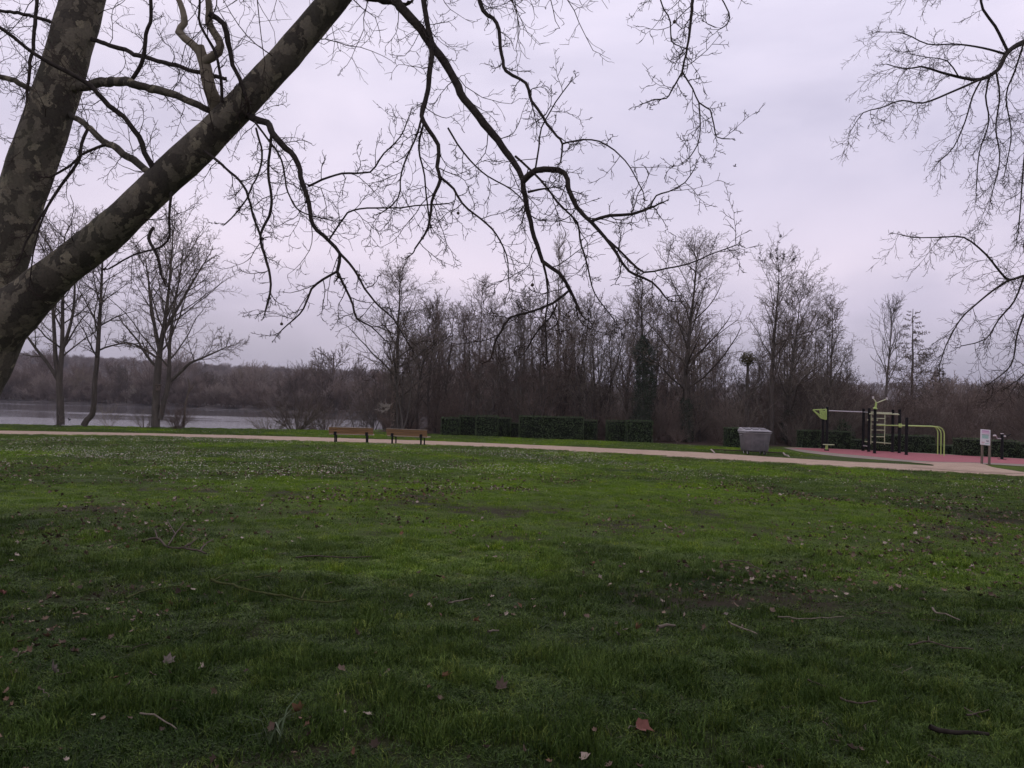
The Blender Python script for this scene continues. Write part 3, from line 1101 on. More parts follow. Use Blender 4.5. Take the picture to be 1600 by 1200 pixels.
def hedge(x0, x1, top, dep, th, label):
    a, b2 = foot(x0, dep), foot(x1, dep)
    h_ = tall((x0 + x1) / 2, top, dep)
    w = (b2 - a).length
    root = thing('clipped_hedge', label, 'hedge', ((a.x + b2.x) / 2, dep + th / 2, FLAT), heading(a, b2), 'clipped hedges behind the path')
    # core: a slightly bulging block
    bm = bmesh.new()
    bmesh.ops.create_cube(bm, size=1)
    for v_ in bm.verts:
        v_.co = Vector((v_.co.x * (w - .12), v_.co.y * (th - .12), (v_.co.z + .5) * (h_ - .06)))
    bmesh.ops.subdivide_edges(bm, edges=bm.edges[:], cuts=5, use_grid_fill=True)
    for v_ in bm.verts:
        k = .05 * (vnoise(v_.co.x * 2.1 + x0, v_.co.z * 2.1 + v_.co.y * 1.7, 71) - .5)
        v_.co += Vector((v_.co.x / w * k * 2, v_.co.y / th * k * 2, k * .6 if v_.co.z > .2 else 0))
    me = bpy.data.meshes.new('core'); bm.to_mesh(me); bm.free()
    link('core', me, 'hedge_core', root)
    # leaves over all faces
    P = []; N = []
    dens = 260
    for ax, (su, sv) in (('f', (w, h_)), ('b', (w, h_)), ('t', (w, th)), ('l', (th, h_)), ('r', (th, h_))):
        n = int(su * sv * dens * (.45 if ax == 'b' else 1))
        u = RNG.uniform(-.5, .5, n) * su; v_ = RNG.uniform(0, 1, n) * sv
        wob = (fbm(u * 1.6 + x0, v_ * 1.6, 77, 3) - .5) * .20 + np.abs(RNG.normal(0, .032, n))
        if ax in 'fb':
            s = -1 if ax == 'f' else 1
            p = np.stack([u, s * (th / 2 + wob - .03), v_], -1); nn = np.array([0, s, .25])
        elif ax == 't':
            p = np.stack([u, v_ - th / 2, h_ + wob * .7 - .01], -1); nn = np.array([0, 0, 1])
        else:
            s = -1 if ax == 'l' else 1
            p = np.stack([s * (w / 2 + wob * .6 - .03), u, v_], -1); nn = np.array([s, 0, .25])
        P.append(p); N.append(np.tile(nn, (n, 1)))
    P = np.concatenate(P); N = np.concatenate(N)
    V, Fq = leaf_cloud(P, N.astype(float), .038, RNG)
    o = link('foliage', mesh_np('foliage', V, Fq), 'hedge_leaf', root)
    o['kind'] = 'stuff'


for hg in hedges: hedge(*hg)

# rounded box bush behind the gym hedge
fb_ = foot(1316, 53.5)
root = thing('rounded_bush', 'rounded lighter green bush rising behind the gym hedge', 'bush', fb_)
nb = 2600
dv = RNG.normal(size=(nb, 3)); dv[:, 2] = np.abs(dv[:, 2]); dv /= np.linalg.norm(dv, axis=1, keepdims=True)
rr = (1 + (fbm(dv[:, 0] * 4, dv[:, 2] * 4 + dv[:, 1] * 3, 3) - .5) * .25)[:, None] * RNG.uniform(.86, 1.02, (nb, 1))
V, Fq = leaf_cloud(dv * rr * np.array([.95, .9, 1.85]), dv, .05, RNG)
link('foliage', mesh_np('foliage', V, Fq), 'box_leaf', root)['kind'] = 'stuff'
MB().loft([[(math.cos(a) * .8 * r, math.sin(a) * .75 * r, z) for a in np.linspace(0, 6.28, 13)[:-1]] for r, z in ((.9, 0), (1, .6), (.8, 1.2), (.3, 1.65))]).build('core', 'hedge_core', root)

# ---------------------------------------------------------------- the big plane tree at the left
HB = {}     # traced limbs and branches: photo points, width in photo pixels, depth


def traced(pts, w, d, step=.09):
    n = len(pts)
    w = np.interp(np.linspace(0, 1, n), np.linspace(0, 1, len(w)), w)
    d = np.interp(np.linspace(0, 1, n), np.linspace(0, 1, len(d)), d)
    P = [tuple(at(px, py, dd)) for (px, py), dd in zip(pts, d)]
    return catmull(P, [ww / 2 * dd / F for ww, dd in zip(w, d)], step)


base_f = Vector((-6.55, 7.75, gz(-6.55, 7.75)))
tr_pts = [tuple(base_f + Vector((-.05, 0, -.25))), tuple(base_f + Vector((0, 0, .15))), tuple(base_f + Vector((.04, 0, .8)))] + [tuple(at(px, py, 7.7)) for px, py in ((-150, 720), (-112, 640), (-72, 572), (-42, 530), (-14, 488))]
trunk_line = catmull(tr_pts, [.85, .66, .58, .50, .47, .45, .43, .38], .12)
limb_r = traced([(-58, 552), (-16, 516), (38, 474), (94, 424), (169, 364), (253, 285), (343, 199), (428, 109), (522, 0), (585, -75), (660, -150), (760, -230)], [118, 98, 72, 57, 53, 51, 51, 47, 41, 35, 28, 20], [7.7, 7.6, 7.3, 7.0, 6.8, 6.5])
limb_l = traced([(-58, 548), (-26, 480), (-4, 415), (34, 300), (86, 150), (130, 0), (172, -150), (200, -300)], [104, 92, 80, 71, 66, 61, 54, 44], [7.7, 7.9, 8.2])
branches = [
    # pts, widths, depths, bark
    ([(110, 140), (165, 128), (202, 129), (262, 144), (326, 172)], [16, 14, 11], [7.95, 7.4, 7.15], 'plane_bark'),
    ([(248, 275), (236, 257), (210, 204), (172, 165), (142, 135), (105, 112), (67, 94), (22, 60), (-10, 36), (-90, -20)], [11, 9, 7, 5], [7.15, 6.9, 6.6], 'branch_bark'),
    ([(246, 280), (234, 268), (187, 236), (165, 221), (142, 202), (100, 172)], [13, 11, 9], [7.2, 7.5, 7.95], 'plane_bark'),
    ([(137, 202), (127, 225), (124, 251), (112, 270), (90, 300), (75, 322), (56, 352), (41, 379), (30, 410)], [6, 5.5, 3], [7.6, 7.3], 'branch_bark'),
    ([(165, 226), (127, 242), (105, 262), (80, 276)], [5, 4], [7.5, 7.4], 'branch_bark'),
    ([(75, 322), (60, 360), (52, 400), (46, 445)], [4, 2], [7.4, 7.3], 'branch_bark'),
    ([(345, 185), (337, 160), (326, 139), (320, 109), (311, 72)], [26, 23, 20, 17], [7.15, 6.95, 6.9], 'dead_wood'),
    ([(314, 84), (300, 69), (278, 49), (290, 34), (285, 15), (274, -10)], [14, 12, 8], [6.9, 6.9], 'dead_wood'),
    ([(318, 96), (342, 82), (341, 60), (328, 37), (328, 19), (324, -12)], [15, 13, 10], [6.9, 6.8], 'dead_wood'),
    ([(328, 22), (350, 37), (356, 64), (360, 90), (375, 124), (384, 150)], [11, 9, 6], [6.8, 6.85], 'branch_bark'),
    ([(347, 160), (345, 120), (336, 80), (313, 40), (312, -10)], [6, 4], [6.9, 6.7], 'branch_bark'),
    ([(140, 60), (202, 81), (259, 99), (311, 112), (347, 122)], [8, 8, 7], [8.0, 7.5, 7.0], 'branch_bark'),
    ([(58, -10), (54, 56), (47, 105), (42, 150), (30, 240)], [7, 6, 3], [8.0, 7.7], 'branch_bark'),
    ([(-60, 10), (0, 17), (30, 21), (64, 28), (100, 44)], [5, 7], [8.3, 8.1], 'branch_bark'),
    ([(-50, 112), (0, 120), (22, 126), (41, 135), (70, 150)], [8, 10], [8.2, 8.0], 'plane_bark'),
    ([(204, 127), (221, 101), (227, 64), (236, 22), (234, -30)], [8, 7, 6], [7.4, 7.2], 'branch_bark'),
    ([(375, 172), (390, 181), (416, 193), (431, 217), (459, 246), (472, 277), (482, 319), (489, 351), (514, 375), (531, 396), (527, 424)], [14, 12, 9, 7, 6], [7.1, 6.65, 6.5, 6.4], 'branch_bark'),
    ([(527, 424), (505, 437), (487, 452), (475, 483), (440, 516)], [5, 4, 2.2], [6.4, 6.3], 'branch_bark'),
    ([(527, 424), (535, 440), (551, 475), (557, 497), (580, 510), (600, 530)], [5, 4, 2], [6.4, 6.3], 'branch_bark'),
    ([(531, 396), (553, 420), (575, 460), (595, 480), (615, 500), (640, 540)], [5, 3.6, 2], [6.4, 6.2], 'branch_bark'),
    ([(424, 208), (420, 262), (424, 326), (407, 367), (418, 409), (424, 445), (415, 485)], [5, 5, 5, 3.5], [6.7, 6.5], 'branch_bark'),
    ([(320, 236), (340, 252), (360, 270), (386, 300), (396, 337), (407, 369)], [5, 4], [6.95, 6.6], 'branch_bark'),
    ([(482, 291), (525, 274), (577, 268), (600, 240), (625, 215), (640, 180)], [4.5, 3, 2], [6.55, 6.2], 'branch_bark'),
    ([(514, 375), (538, 340), (552, 328), (600, 325), (650, 322), (700, 318)], [3.5, 2.4], [6.4, 6.1], 'branch_bark'),
    ([(268, 300), (264, 340), (262, 378), (240, 390), (215, 395), (170, 420)], [5, 4, 3], [7.0, 6.9], 'branch_bark'),
    ([(240, 355), (232, 372), (246, 402), (252, 430)], [6, 6, 5], [7.0, 6.9], 'branch_bark'),
    ([(400, 200), (410, 240), (400, 280), (380, 320), (352, 350)], [4, 2.5], [6.7, 6.5], 'branch_bark'),
    ([(398, 190), (440, 250), (450, 300), (470, 330), (520, 345)], [4, 2.2], [6.7, 6.3], 'branch_bark'),
    ([(560, -48), (590, -8), (620, 5), (644, 30), (672, 68), (705, 112), (728, 155), (756, 192), (782, 225), (803, 253), (817, 281), (824, 323), (834, 370), (848, 408), (873, 427), (892, 455), (904, 483)], [20, 17, 15, 14, 11, 9, 7, 5], [6.8, 6.3, 6.0], 'branch_bark'),
    ([(540, -20), (575, -4), (600, -2), (622, 4)], [14, 12], [6.8, 6.75], 'branch_bark'),
    ([(655, -150), (660, -60), (662, 0), (667, 37), (673, 75), (671, 127), (660, 173), (662, 192), (684, 225), (684, 262), (687, 281), (674, 314), (668, 356), (648, 389)], [13, 10, 9, 8, 6, 3], [6.6, 6.1], 'branch_bark'),
    ([(688, 277), (709, 295), (723, 319), (752, 342), (775, 366), (791, 398), (796, 450)], [5, 3.5, 2], [6.2, 5.9], 'branch_bark'),
    ([(660, 180), (648, 220), (628, 268), (622, 310), (600, 330)], [4, 2.4], [6.2, 6.0], 'branch_bark'),
    ([(662, 192), (655, 230), (664, 275), (668, 320), (672, 350)], [4, 2.4], [6.2, 6.2], 'branch_bark'),
    ([(760, -230), (735, -90), (749, 2), (775, 37), (782, 84), (791, 112), (820, 131), (831, 159), (848, 183), (869, 211), (878, 225), (876, 253)], [12, 7, 6, 5, 3], [6.5, 5.9], 'branch_bark'),
    ([(878, 225), (897, 220), (925, 218), (960, 235), (985, 262), (1005, 300)], [3.5, 2], [5.9, 5.7], 'branch_bark'),
    ([(836, 267), (842, 230), (846, 200), (868, 160), (890, 130)], [3.5, 2], [6.0, 5.8], 'branch_bark'),
    ([(817, 283), (836, 267), (864, 262), (885, 270), (890, 295), (902, 323), (925, 347), (944, 370), (962, 394), (981, 424), (1019, 441), (1040, 465)], [12, 11, 9, 7, 5, 3], [6.05, 5.8, 5.6], 'branch_bark'),
    ([(925, 345), (953, 337), (986, 335), (1019, 323)], [6, 5], [5.75, 5.6], 'branch_bark'),
    ([(1016, 324), (1025, 306), (1045, 298), (1070, 285), (1086, 262)], [3, 1.8], [5.6, 5.5], 'branch_bark'),
    ([(944, 370), (975, 398), (1005, 425), (1040, 420), (1075, 412), (1110, 398), (1150, 383)], [4.5, 3, 2], [5.75, 5.5], 'branch_bark'),
    ([(805, 244), (836, 272), (869, 314), (901, 347), (906, 375), (920, 422), (930, 459), (960, 500)], [4.5, 3.5, 2], [6.05, 5.7], 'branch_bark'),
    ([(825, 300), (842, 296), (858, 294)], [5, 3], [6.0, 5.9], 'branch_bark'),
    ([(848, 408), (857, 455), (852, 506), (855, 560)], [4.5, 3.2, 2.4], [5.95, 5.8], 'branch_bark'),
    ([(888, 455), (864, 473), (831, 487), (798, 497), (775, 530), (770, 550)], [4.5, 4.5, 4], [6.0, 5.8], 'branch_bark'),
    ([(870, 476), (860, 495), (842, 515), (819, 552)], [3.5, 2.6], [5.95, 5.8], 'branch_bark'),
    ([(700, 200), (715, 225), (735, 250), (760, 275), (800, 298), (820, 318), (816, 345)], [3.5, 2], [6.1, 5.9], 'branch_bark'),
    ([(820, -320), (960, -260), (1050, -140), (1083, -40), (1081, 0), (1079, 45), (1073, 75), (1066, 112)], [12, 8, 5, 3.5], [6.4, 5.6], 'branch_bark'),
    ([(1066, 112), (1049, 142), (1041, 154), (1022, 156), (1008, 161)], [3, 2], [5.6, 5.5], 'branch_bark'),
    ([(1066, 112), (1082, 139), (1092, 161), (1109, 171), (1116, 195), (1120, 214), (1140, 217)], [3, 2], [5.6, 5.5], 'branch_bark'),
    ([(1092, 161), (1094, 195), (1090, 225), (1079, 244)], [2.6, 1.8], [5.55, 5.5], 'branch_bark'),
    ([(1040, -60), (1033, 0), (1047, 34), (1049, 64), (1062, 72)], [3, 2], [5.7, 5.6], 'branch_bark'),
    ([(1100, -60), (1131, 4), (1140, 30), (1127, 45), (1105, 37)], [2.6, 1.8], [5.6, 5.6], 'branch_bark'),
]
over = [   # limbs above the picture that carry the hanging twigs along its top edge
    ([(172, -150), (300, -170), (420, -120), (520, -70)], [20, 8], [8.1, 7.4]),
    ([(660, -150), (760, -110), (860, -70), (930, -60)], [14, 6], [6.6, 6.0]),
    ([(130, 0), (60, -60), (-40, -90), (-160, -60)], [16, 6], [8.1, 7.6]),
    ([(585, -75), (480, -110), (380, -60), (330, -40)], [12, 5], [6.8, 6.6]),
]
plane = thing('plane_tree', 'huge plane tree leaning in from the left, flaking bark and long drooping branches', 'tree', base_f)
INV = -base_f


def local(line):
    P, r_ = line
    return (np.asarray(P) + np.array(INV), r_)


def knobbly(line, amp, seed):
    """a tube mesh with an uneven bark surface"""
    V, q = tubes([local(line)], 26)
    P, r_ = line
    rr_ = np.repeat(r_, 26)
    ctr = np.repeat(np.asarray(P) + np.array(INV), 26, axis=0)
    n1 = fbm(V[:, 0] * 2.1 + V[:, 1] * 1.3, V[:, 2] * 2.1 - V[:, 1], seed, 3) - .5
    n2 = fbm(V[:, 0] * 7 + V[:, 1] * 5, V[:, 2] * 6 - V[:, 1] * 3, seed + 3, 3) - .5
    k = 1 + amp * n1 + amp * .35 * n2
    return ctr + (V - ctr) * k[:, None], q


Vs = []; Fs = []; o_ = 0
for ln, am, sd_ in ((trunk_line, .26, 5), (limb_r, .24, 6), (limb_l, .2, 7)):
    V, q = knobbly(ln, am, sd_)
    Vs.append(V); Fs.append(q + o_); o_ += len(V)
link('trunk', mesh_np('trunk', np.concatenate(Vs), [np.concatenate(Fs)], True), 'plane_bark', plane)
rn = random.Random(4)
TW = [dict(n=8, wig=.2, up=.012, kids=5.6, ang=.85, ratio=.42, fall=.45, rr=.62, tip=.4, rmin=.0026, **{'from': .12}),
      dict(n=5, wig=.24, up=.03, kids=2.6, ang=.85, ratio=.5, fall=.4, rr=.75, tip=.6, rmin=.0021, **{'from': .2}),
      dict(n=3, wig=.22, up=.03, kids=0, ang=.8, ratio=.5, tip=.7, **{'from': 1})]
tw_out = [[], [], []]


def sprout(line, spacing, Lr, out, S, rn, bias=(0, 0, 0), r0=.55, rcap=.008, start=.05):
    P, r_ = line
    seg = np.linalg.norm(np.diff(P, axis=0), axis=1)
    s = np.concatenate([[0], np.cumsum(seg)])
    x = s[-1] * start + rn.random() * spacing
    az = rn.random() * 6
    while x < s[-1]:
        i = min(int(np.searchsorted(s, x)), len(P) - 1)
        d = P[min(i + 1, len(P) - 1)] - P[max(i - 1, 0)]
        d = unit(tuple(d))
        az += 2.4 + rn.uniform(-.6, .6)
        cd = side_dir(d, rn.uniform(.6, 1.25), az)
        cd = unit((cd[0] + bias[0], cd[1] + bias[1], cd[2] + bias[2]))
        rr0 = min(rcap, max(.003, r_[i] * r0))
        grow(rn, tuple(P[i]), cd, rn.uniform(*Lr), rr0, 0, S, out)
        x += spacing * rn.uniform(.5, 1.5)
    # carry on past the tip
    d = unit(tuple(P[-1] - P[-3]))
    grow(rn, tuple(P[-1]), d, rn.uniform(*Lr) * .35, max(.0026, r_[-1]), 0, S, out)


for pts, w, d, bk in branches:
    P, r_ = traced(pts, [q_ * (.86 if bk == 'branch_bark' else .95) for q_ in w], d, .06)
    jit = np.stack([fbm(np.arange(len(P)) * .55, np.full(len(P), k * 9 + len(HB)), 90 + k, 2) - .5 for k in range(3)], -1)
    fade = np.minimum(1, np.minimum(np.arange(len(P)), np.arange(len(P))[::-1]) / 4)[:, None]
    P = P + jit * np.minimum(.05, .012 + r_[:, None] * 1.0) * fade
    kn = 1 + .22 * (fbm(np.arange(len(P)) * .8, np.full(len(P), len(HB) * 3.1), 33, 2) - .5)
    ln = (P, r_ * kn)
    HB[len(HB)] = ln
    link('branch', tube_mesh('branch', [([local(ln)], 10)]), bk, plane)
    if bk != 'dead_wood':
        thin = np.mean(r_) < .02
        sprout(ln, .12 if thin else .18, (.12, .46) if thin else (.25, .75), tw_out, TW, rn, (0, 0, -.12), rcap=.005)
for pts, w, d in over:
    ln = traced(pts, w, d, .1)
    link('branch', tube_mesh('branch', [([local(ln)], 8)]), 'branch_bark', plane)
    sprout(ln, .13, (.6, 1.5), tw_out, TW, rn, (0, 0, -.75), rcap=.007)
sprout((limb_r[0][12:], limb_r[1][12:]), .40, (.4, 1.0), tw_out, TW, rn, (0, 0, -.2), rcap=.007)
sprout((limb_l[0][14:], limb_l[1][14:]), .40, (.4, 1.0), tw_out, TW, rn, (0, 0, -.1), rcap=.007)
loc_ = lambda polys: [(np.asarray(p, float) + np.array(INV), r_) for p, r_ in polys]
o = link('twigs', tube_mesh('twigs', [(loc_(tw_out[0]), 3), (loc_(tw_out[1]), 3), (loc_(tw_out[2]), 3)]), 'twig_bark', plane)
o['kind'] = 'stuff'
for px, py, dd in ((440, 506, 6.3), (1054, 34, 5.6), (832, 445, 5.9), (561, 430, 6.3), (716, 333, 6.1), (660, 372, 6.1)):
    q = at(px, py, dd)
    bm = bmesh.new(); bmesh.ops.create_icosphere(bm, subdivisions=2, radius=.013)
    for v_ in bm.verts: v_.co *= rn.uniform(.9, 1.12)
    me = bpy.data.meshes.new('seed_ball'); bm.to_mesh(me); bm.free()
    o = link('seed_ball', me, 'brown_stick', plane); o.location = q + INV
    MB().tube([(0, 0, .01), (.004, 0, .05), (.0, .002, .09)], .0018, 5).build('stalk', 'twig_bark', o)

# ---------------------------------------------------------------- the tree reaching in from the right
rb = foot(1790, 14.5)
rtree = thing('overhanging_tree', 'bare tree reaching in from the right edge with dense hanging twigs', 'tree', rb)
INV2 = -rb
r_trunk = catmull([tuple(rb + Vector((0, 0, -.2))), tuple(rb + Vector((0, 0, 1.5))), tuple(at(1780, 420, 14.3)), tuple(at(1750, 180, 14)), tuple(at(1720, -60, 13.8)), tuple(at(1700, -260, 13.8))], [.42, .33, .29, .25, .2, .13], .25)
rbr = [
    ([(1752, 120), (1690, 70), (1640, 58), (1600, 66), (1574, 82), (1559, 109), (1532, 124), (1506, 122), (1470, 113), (1440, 104), (1415, 108), (1385, 100)], [20, 13, 9, 7, 4, 2], [14, 12.2, 11.8]),
    ([(1574, 79), (1555, 41), (1536, 15), (1525, -20), (1480, -40), (1430, -20)], [6, 5, 2], [12.2, 12]),
    ([(1570, 84), (1536, 75), (1495, 69), (1450, 69), (1412, 52), (1375, 50)], [5, 3, 1.6], [12.2, 11.8]),
    ([(1532, 124), (1491, 142), (1442, 161), (1409, 157), (1375, 169), (1349, 176), (1331, 202)], [5, 3, 1.6], [12, 11.6]),
    ([(1536, 120), (1520, 150), (1508, 190), (1490, 230), (1470, 250)], [4, 2], [12, 11.9]),
    ([(1548, 114), (1540, 150), (1545, 190), (1530, 240), (1525, 300)], [4, 2], [12.1, 12.3]),
    ([(1556, 110), (1562, 150), (1556, 200), (1562, 250), (1548, 310)], [4, 2], [12.1, 11.7]),
    ([(1600, 66), (1586, 110), (1572, 150), (1580, 210), (1570, 270)], [4, 2], [12.4, 12.8]),
    ([(1640, 58), (1625, 130), (1610, 190), (1600, 250), (1594, 330), (1590, 370)], [5, 2], [12.6, 12.4]),
    ([(1498, 120), (1480, 95), (1452, 90), (1425, 85)], [3, 1.6], [12, 11.8]),
    ([(1765, 470), (1690, 425), (1640, 425), (1600, 431), (1577, 437), (1562, 424), (1540, 397), (1506, 371), (1469, 371), (1427, 371), (1405, 366)], [12, 6, 4.5, 3, 1.6], [14.2, 12.4, 12]),
    ([(1577, 437), (1550, 455), (1520, 480), (1500, 500), (1478, 540), (1470, 565)], [5, 3, 2], [12.4, 12]),
    ([(1600, 432), (1585, 470), (1560, 500), (1540, 530), (1505, 540)], [4, 2], [12.4, 12.6]),
    ([(1640, 425), (1610, 470), (1590, 520), (1580, 570), (1545, 600)], [5, 2], [12.7, 12.4]),
    ([(1690, 425), (1650, 480), (1620, 540), (1600, 585), (1580, 600)], [5, 2], [13, 12.8]),
    ([(1742, 60), (1690, 150), (1650, 230), (1620, 310), (1600, 380)], [8, 3], [14, 13]),
]
TW2 = [dict(n=8, wig=.17, up=-.05, kids=7.0, ang=.75, ratio=.45, fall=.45, rr=.62, tip=.4, rmin=.0034, **{'from': .1}),
       dict(n=5, wig=.2, up=-.02, kids=3.2, ang=.8, ratio=.5, fall=.4, rr=.75, tip=.6, rmin=.0027, **{'from': .15}),
       dict(n=3, wig=.22, up=.0, kids=0, ang=.8, ratio=.5, tip=.7, **{'from': 1})]
out2 = [[], [], []]
link('trunk', tube_mesh('trunk', [([(r_trunk[0] + np.array(INV2), r_trunk[1])], 14)]), 'tree_bark', rtree)
rn = random.Random(8)
for pts, w, d in rbr:
    P, r_ = traced(pts, [q_ * .74 for q_ in w], d, .12)
    link('branch', tube_mesh('branch', [([(P + np.array(INV2), r_)], 8)]), 'branch_bark', rtree)
    k0 = 0
    sprout((P[k0:], r_[k0:]),   .14, (.25, .78), out2, TW2, rn, (-.1, 0, -.5), rcap=.0055, start=.25)
loc2 = lambda polys: [(np.asarray(p, float) + np.array(INV2), r_) for p, r_ in polys]
o = link('twigs', tube_mesh('twigs', [(loc2(out2[0]), 3), (loc2(out2[1]), 3), (loc2(out2[2]), 3)]), 'twig_bark', rtree)
o['kind'] = 'stuff'

# ---------------------------------------------------------------- bare trees in the distance
def levels(wig=.11, up1=.05, n1=13, ang=.75, dens=1.0, r3=.0095, up2=.022, ratio1=.46, twig_ang=.85):
    dens *= .85; r3 *= 1.13
    return [dict(n=8, wig=wig, up=up1, kids=9 * dens, ang=.7 * ang / .75, ratio=.48, fall=.5, rr=.55, tip=.3, rmin=.016, **{'from': .12}),
            dict(n=6, wig=.14, up=up2, kids=6.5 * dens, ang=twig_ang, ratio=.46, fall=.45, rr=.6, tip=.4, rmin=r3, **{'from': .12}),
            dict(n=4, wig=.16, up=up2, kids=3.4 * dens, ang=twig_ang, ratio=.5, fall=.4, rr=.75, tip=.6, rmin=r3 * .75, **{'from': .15}),
            dict(n=2, wig=.16, up=.03, kids=0, ang=.8, ratio=.5, tip=.7, **{'from': 1})]


def stem_tree(seed, stems, S, nlimb, limb_len, start=.25, ang=(.5, 1.0), upb=.25, taper_len=.65, rk=.5, tip_grow=1.0):
    """stems: lines (P, r) in the tree's own space; returns (thick polys, thin polys by level)"""
    rn = random.Random(seed)
    out = [[], [], [], []]
    for si, (P, r_) in enumerate(stems):
        seg = np.linalg.norm(np.diff(P, axis=0), axis=1)
        s = np.concatenate([[0], np.cumsum(seg)])
        az = rn.random() * 6
        if si == 0: len0 = s[-1]
        nn = nlimb if si == 0 else max(4, int(nlimb * min(.85, s[-1] / len0 * .95)))
        fr_ = min(1.0, s[-1] / len0 * 1.2)
        for k in range(nn):
            f = start + (1 - start) * ((k + rn.random() * .8) / nn) ** .9
            i = min(len(P) - 2, int(np.searchsorted(s, f * s[-1])))
            d = unit(tuple(P[i + 1] - P[max(0, i - 1)]))
            az += 2.4 + rn.uniform(-.4, .4)
            cd = side_dir(d, rn.uniform(*ang), az)
            cd = unit((cd[0], cd[1], cd[2] + upb * rn.uniform(.3, 1.2)))
            ll = limb_len * (1 - taper_len * f) * rn.uniform(.75, 1.2) * fr_
            grow(rn, tuple(P[i]), cd, ll, max(.02, r_[i] * rk * rn.uniform(.7, 1.1)), 0, S, out)
        for _ in range(5 if si == 0 and len(stems) == 1 else 2):
            d = unit(tuple(P[-1] - P[-3]))
            grow(rn, tuple(P[-1]), side_dir(d, rn.uniform(.1, .75), rn.random() * 6), limb_len * .36 * tip_grow * fr_, max(.012, r_[-1]), 0, S, out)
    return out


def tree_meshes(seed, stems, S, **kw):
    out = stem_tree(seed, stems, S, **kw)
    tm = tube_mesh('trunk', [(stems, 9), (out[0], 5)])
    cm = tube_mesh('crown', [(out[1], 3), (out[2], 3), (out[3], 3)])
    return tm, cm


def place_tree(name, label, meshes, loc, scale=1.0, rz=0.0, bark='tree_bark', twig='far_twig', group=None, sx=1.0):
    t_ = thing(name, label, 'tree', loc, rz, group)
    for nm, me_, mt_ in (('trunk', meshes[0], bark), ('crown', meshes[1], twig)):
        o_ = link(nm, me_, mt_, t_)
        o_.material_slots[0].link = 'OBJECT'        # the mesh is shared, its bark is the tree's own
        o_.material_slots[0].material = MATS[mt_]
    t_.scale = (scale * sx, scale * sx, scale)
    return t_


def px_stem(pts, w, depth, origin, jit=.0):
    P, r_ = traced(pts, w, [depth, depth], .5)
    rs = np.random.default_rng(len(pts) + int(pts[0][0]))
    P = P + np.stack([np.zeros(len(P)), np.linspace(0, 1, len(P)) ** 1.5 * jit, np.zeros(len(P))], -1)
    return P - np.array(origin), r_


# three trees on the lake bank
LB = 52.2
og = foot(96, 51.2)
stems = [px_stem([(95, 664), (94, 620), (93, 598), (97, 545), (98, 480), (99, 420), (101, 372)], [12, 10, 9, 7, 5, 3.5, 2], 51.2, og),
         px_stem([(93, 600), (86, 560), (82, 520), (76, 470), (70, 420), (66, 385)], [8, 6, 4, 2], 51.2, og, 1.0),
         px_stem([(92, 596), (78, 570), (62, 545), (48, 520), (34, 505)], [6, 4, 2], 51.2, og, -1.2),
         px_stem([(98, 545), (108, 520), (118, 490), (126, 450), (130, 420)], [6, 4, 2], 51.2, og, -1.0)]
place_tree('lakeside_tree', 'forked bare tree on the lake bank, leftmost of three', tree_meshes(101, stems, levels(r3=.0105, dens=.9, up1=.04), nlimb=19, limb_len=5.4, start=.30, ang=(.5, 1.05), upb=.15, taper_len=.5), og, group='bare trees on the lake bank')
og = foot(133, 51.4)
stems = [px_stem([(131, 665), (136, 656), (144, 648), (147, 630), (148, 600), (152, 560), (155, 510), (158, 460), (160, 410), (161, 365)], [10, 9, 8.5, 8, 7.5, 7, 6, 4, 3, 1.6], 51.4, og)]
place_tree('lakeside_tree', 'slender bare tree with crooked foot on the lake bank, between two thicker trees', tree_meshes(102, stems, levels(r3=.010, dens=1.0, up1=.04), nlimb=22, limb_len=4.4, start=.33, ang=(.6, 1.1), upb=.15, taper_len=.5), og, group='bare trees on the lake bank')
og = foot(243, 52.0)
stems = [px_stem([(243, 667), (244, 620), (247, 575), (251, 540), (258, 500), (264, 450), (268, 400), (270, 372)], [13, 11, 10.5, 8, 6, 4, 3, 2], 52, og),
         px_stem([(250, 655), (256, 630), (263, 605), (266, 575), (268, 540), (272, 510), (280, 470), (292, 420)], [9, 8, 7, 6, 5, 4, 3, 1.5], 52, og, -.8),
         px_stem([(266, 596), (285, 580), (300, 568), (318, 562), (345, 552), (365, 545)], [5, 4, 3, 1.5], 52, og, -1.4),
         px_stem([(249, 545), (240, 510), (230, 470), (222, 430), (214, 400)], [7, 5, 3, 1.5], 52, og, 1.2),
         px_stem([(255, 520), (275, 480), (292, 440), (305, 405)], [6, 4, 2], 52, og, 1.5),
         px_stem([(246, 560), (230, 548), (212, 538), (196, 535)], [4, 3, 1.5], 52, og, -.6)]
place_tree('lakeside_tree', 'spreading double trunked bare tree with nest box on the lake bank', tree_meshes(103, stems, levels(r3=.0105, dens=.93, up1=.04), nlimb=19, limb_len=6.2, start=.28, ang=(.5, 1.05), upb=.15, taper_len=.45), og, group='bare trees on the lake bank')
nbp = at(247.5, 606, 51.6)
nb_ = thing('nest_box', 'small wooden nest box fixed to the spreading lakeside tree', 'nest box', nbp)
MB().box((0, 0, .0), (.26, .22, .34)).build('box', 'nest_box', nb_, bevel=.008)
MB().box((0, -.03, .195), (.34, .32, .035), Matrix.Rotation(R(12), 3, 'X')).build('roof', 'brown_stick', nb_)
MB().tube([(0, -.112, .05), (0, -.1125, .05)], .04, 10).build('entrance', 'rubber_black', nb_)


